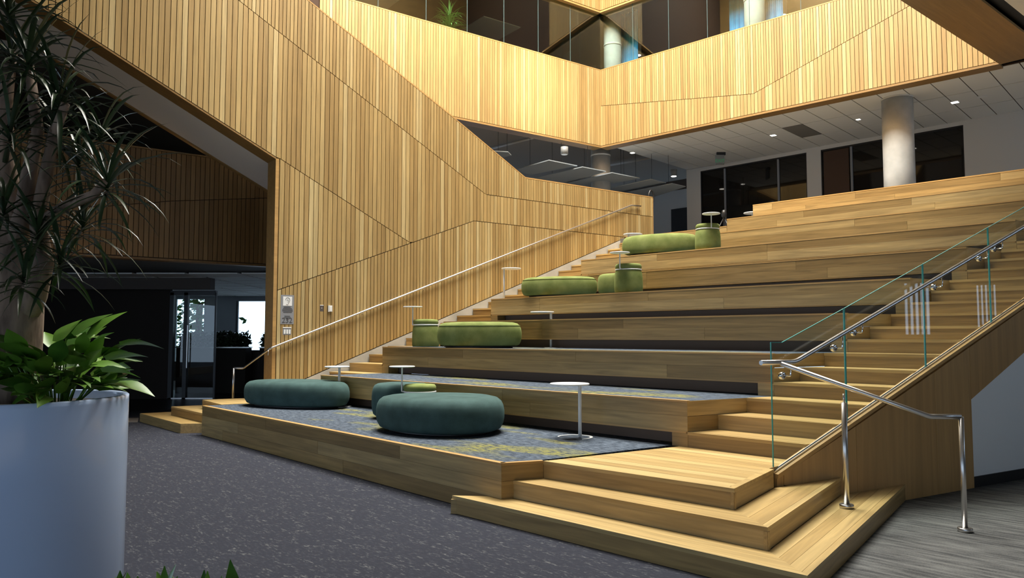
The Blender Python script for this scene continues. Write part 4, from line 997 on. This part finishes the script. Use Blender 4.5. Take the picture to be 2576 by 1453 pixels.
# trough with leaves close to the eye (only the tips show)
tr_ = empty('trough_plants', (-1.05, 2.15, .5), 'leafy green plant tips at the bottom edge of the picture', 'plant')
ubx = beam('trough', Vector((-2.0, 1.95)), Vector((-.6, 1.95)), 0, .4, .35, .72, 'white', tr_)
for x in (285, 330, 395, 420, 440, 500, 520, 560, 590):
    p_ = pt3(x, 1452-rnd(0, 18), 2.2); 
    for k in range(3): leaf_at(p_-Vector((rnd(-.03, .03), rnd(-.05, .05), rnd(.14, .18))), rnd(0, 6.28), rnd(1.1, 1.5), rnd(-.6, .6), .16, .05, .1, 'pothos', tr_)
    tube('stem', [Vector((p_.x, p_.y, .70)), p_-Vector((0, 0, .15))], .004, 'pothos', tr_, 5)
# palm behind the gallery glass
gp = on(1130, 60, C1+NL*.8, DL); gz = ZC+.8
pm = empty('potted_palm', (gp.x, gp.y, gz), 'leafy green palm behind the left gallery glass', 'plant')
lathe('pot', [(.18, 0), (.24, .45), (.2, .45)], 'white', pm, (gp.x, gp.y, gz), 24)
tube('stem', [Vector((gp.x, gp.y, gz+.4)), Vector((gp.x, gp.y, gz+2.3))], .03, 'bark', pm, 8)
for i in range(110):
    az = i*2.4; el = rnd(.1, 1.35)
    vs, fs = strap('leaf', Vector((gp.x, gp.y, gz+rnd(1.7, 2.4))), (math.cos(az)*math.cos(el), math.sin(az)*math.cos(el), math.sin(el)), rnd(.4, .66), .045, rnd(.4, 1.3), None, None)
    mesh('leaf', vs, fs, 'outleaf', pm, True)

# ------------------------------------------------------------------ dark ground floor on the left
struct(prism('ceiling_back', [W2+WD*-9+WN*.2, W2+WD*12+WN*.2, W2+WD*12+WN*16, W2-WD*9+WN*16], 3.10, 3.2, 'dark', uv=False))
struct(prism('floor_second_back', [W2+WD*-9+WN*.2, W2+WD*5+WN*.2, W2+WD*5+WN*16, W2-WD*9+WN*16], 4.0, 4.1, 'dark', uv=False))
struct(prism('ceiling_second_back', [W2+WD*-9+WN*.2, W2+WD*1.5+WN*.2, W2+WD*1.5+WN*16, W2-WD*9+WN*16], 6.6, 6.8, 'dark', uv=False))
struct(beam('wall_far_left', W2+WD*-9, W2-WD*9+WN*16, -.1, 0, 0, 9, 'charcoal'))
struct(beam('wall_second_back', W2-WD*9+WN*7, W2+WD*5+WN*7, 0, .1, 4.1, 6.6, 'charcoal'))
YS = 19.6
xk = lambda x, Y: (x-CX)/F*Y/ (math.cos(PIT)) * math.cos(PIT)
def gx(x): d = ray(x, 860); return d.x/d.y*YS
struct(beam('wall_dark_left', Vector((gx(60), YS)), Vector((gx(424), YS)), 0, .15, 0, 3.1, 'charcoal'))
hd_ = beam('wall_header_left', Vector((gx(180), YS-.9)), Vector((gx(560), YS-.9)), 0, .3, 2.78, 3.1, 'header'); struct(hd_)
st = empty('door_1', (gx(480), YS, 0), kind='structure')
for x in (429, 465): beam('door_frame', Vector((gx(x)-.05, YS)), Vector((gx(x)+.05, YS)), 0, .12, 0, 2.75, 'black', st)
beam('door_frame', Vector((gx(540)-.02, YS)), Vector((gx(540)+.02, YS)), 0, .05, 0, 2.75, 'black', st)
beam('door_frame', Vector((gx(425), YS)), Vector((gx(540), YS)), 0, .12, 2.68, 2.8, 'black', st)
beam('threshold', Vector((gx(425), YS)), Vector((gx(540), YS)), 0, .1, 0.004, .03, 'steel', st)
for a_, c_ in ((432, 460), (470, 538)): beam('glass_leaf', Vector((gx(a_), YS+.05)), Vector((gx(c_), YS+.05)), 0, .012, .03, 2.68, 'glass', st)
beam('door_handle', Vector((gx(472), YS-.06)), Vector((gx(474), YS-.06)), 0, .03, .8, 1.9, 'steel', st)
# far window wall, open to the sky
YW = 27.5
def wx(x): d = ray(x, 830); return d.x/d.y*YW
def wz(y): d = ray(560, y); return CH+d.z/d.y*YW
fwl = empty('wall_window_far', (wx(560), YW, 0), kind='structure')
beam('wall_piece', Vector((wx(380), YW)), Vector((wx(436), YW)), 0, .2, 0, 3.2, 'dark', fwl)
beam('wall_piece', Vector((wx(515), YW)), Vector((wx(592), YW)), 0, .2, 0, 3.2, 'paintblue', fwl)
beam('wall_piece', Vector((wx(436), YW)), Vector((wx(515), YW)), 0, .2, wz(752), 3.2, 'paintblue', fwl); beam('wall_piece', Vector((wx(592), YW)), Vector((wx(820), YW)), 0, .2, wz(757), 3.2, 'paintblue', fwl)
beam('wall_piece', Vector((wx(436), YW)), Vector((wx(515), YW)), 0, .2, 0, .7, 'dark', fwl); beam('wall_piece', Vector((wx(592), YW)), Vector((wx(820), YW)), 0, .2, 0, .7, 'dark', fwl)
for nm, a_, c_ in (('window_5', 436, 515), ('window_6', 592, 820)):
    w_ = empty(nm, (wx((a_+c_)/2), YW, .7), kind='structure')
    beam('pane', Vector((wx(a_), YW+.1)), Vector((wx(c_), YW+.1)), 0, .01, .7, 3.0, 'glass', w_)
    beam('frame', Vector((wx(a_), YW+.05)), Vector((wx(a_)+.06, YW+.05)), 0, .1, .7, 3.0, 'signgrey', w_); beam('frame', Vector((wx(c_)-.06, YW+.05)), Vector((wx(c_), YW+.05)), 0, .1, .7, 3.0, 'signgrey', w_)
# tree outside
tc_ = Vector((wx(470)-1.3, YW+4, 0)); to = empty('tree', tc_, 'green tree outside the far left window', 'tree')
tube('trunk', [tc_, tc_+Vector((.1, 0, 3))], .14, 'bark', to, 8)
av, af = [], []
for i in range(700):
    c_ = tc_+Vector((random.gauss(0, .55), random.gauss(0, .6), 2.0+random.gauss(0, .9))); a_ = Vector((rnd(-1, 1), rnd(-1, 1), rnd(-.4, .4))).normalized()*rnd(.10, .2); b__ = a_.cross(Vector((rnd(-1, 1), rnd(-1, 1), rnd(-1, 1)))).normalized()*rnd(.05, .1)
    k = len(av); av += [c_-a_, c_+b__, c_+a_, c_-b__]; af.append((k, k+1, k+2, k+3))
tag(mesh('foliage', av, af, 'outleaf', to), kind='stuff')
# planter boxes with shrubs inside
def shrub_box(x0, x1, Y, label):
    a_ = (x0-CX)/F*Y; c_ = (x1-CX)/F*Y; zt = CH-(872-844.8)/F*Y
    t = empty('planter_box', ((a_+c_)/2, Y, 0), label, 'planter', 'dark planter boxes inside the far room')
    beam('box', Vector((a_, Y)), Vector((c_, Y)), 0, .5, 0, zt-.03, 'charcoal', t); beam('rim', Vector((a_-.02, Y)), Vector((c_+.02, Y)), -.02, .52, zt-.03, zt, 'steel', t)
    av, af = [], []
    for i in range(int(900*(c_-a_))):
        p_ = Vector((rnd(a_, c_), Y+rnd(.05, .45), zt+rnd(0, .46)*rnd(.45, 1.))); d_ = Vector((rnd(-1, 1), rnd(-1, 1), rnd(-.2, 1.2))).normalized()*rnd(.05, .1); s_ = d_.cross(Vector((rnd(-1, 1), rnd(-1, 1), rnd(-1, 1)))).normalized()*.03
        k = len(av); av += [p_-d_, p_+s_, p_+d_, p_-s_]; af.append((k, k+1, k+2, k+3))
    tag(mesh('foliage', av, af, 'dracaena', t), kind='stuff')
shrub_box(446, 620, 21.5, 'long dark planter box of shrubs behind the glass door'); shrub_box(655, 700, 21.8, 'dark planter box of shrubs beside the wall end')
tag(beam('low_partition', Vector(((622-CX)/F*22.5, 22.5)), Vector(((680-CX)/F*22.5, 22.5)), 0, .1, 0, CH-(880-844.8)/F*22.5, 'header'), 'low taupe partition below the bright far window', 'partition')
# ceiling tiles of the far room
cb = empty('ceiling_back_grid', (-7.5, 23, 3.1), kind='structure')
for i in range(8):
    for j in range(9):
        x0, y0 = -11.2+i*1.22, 17.4+j*1.1
        if x0 > -3.2: continue
        beam('ceiling_tile', Vector((x0+.05, y0+.05)), Vector((x0+1.17, y0+.05)), 0, 1.0, 3.06, 3.085, 'tile', cb)
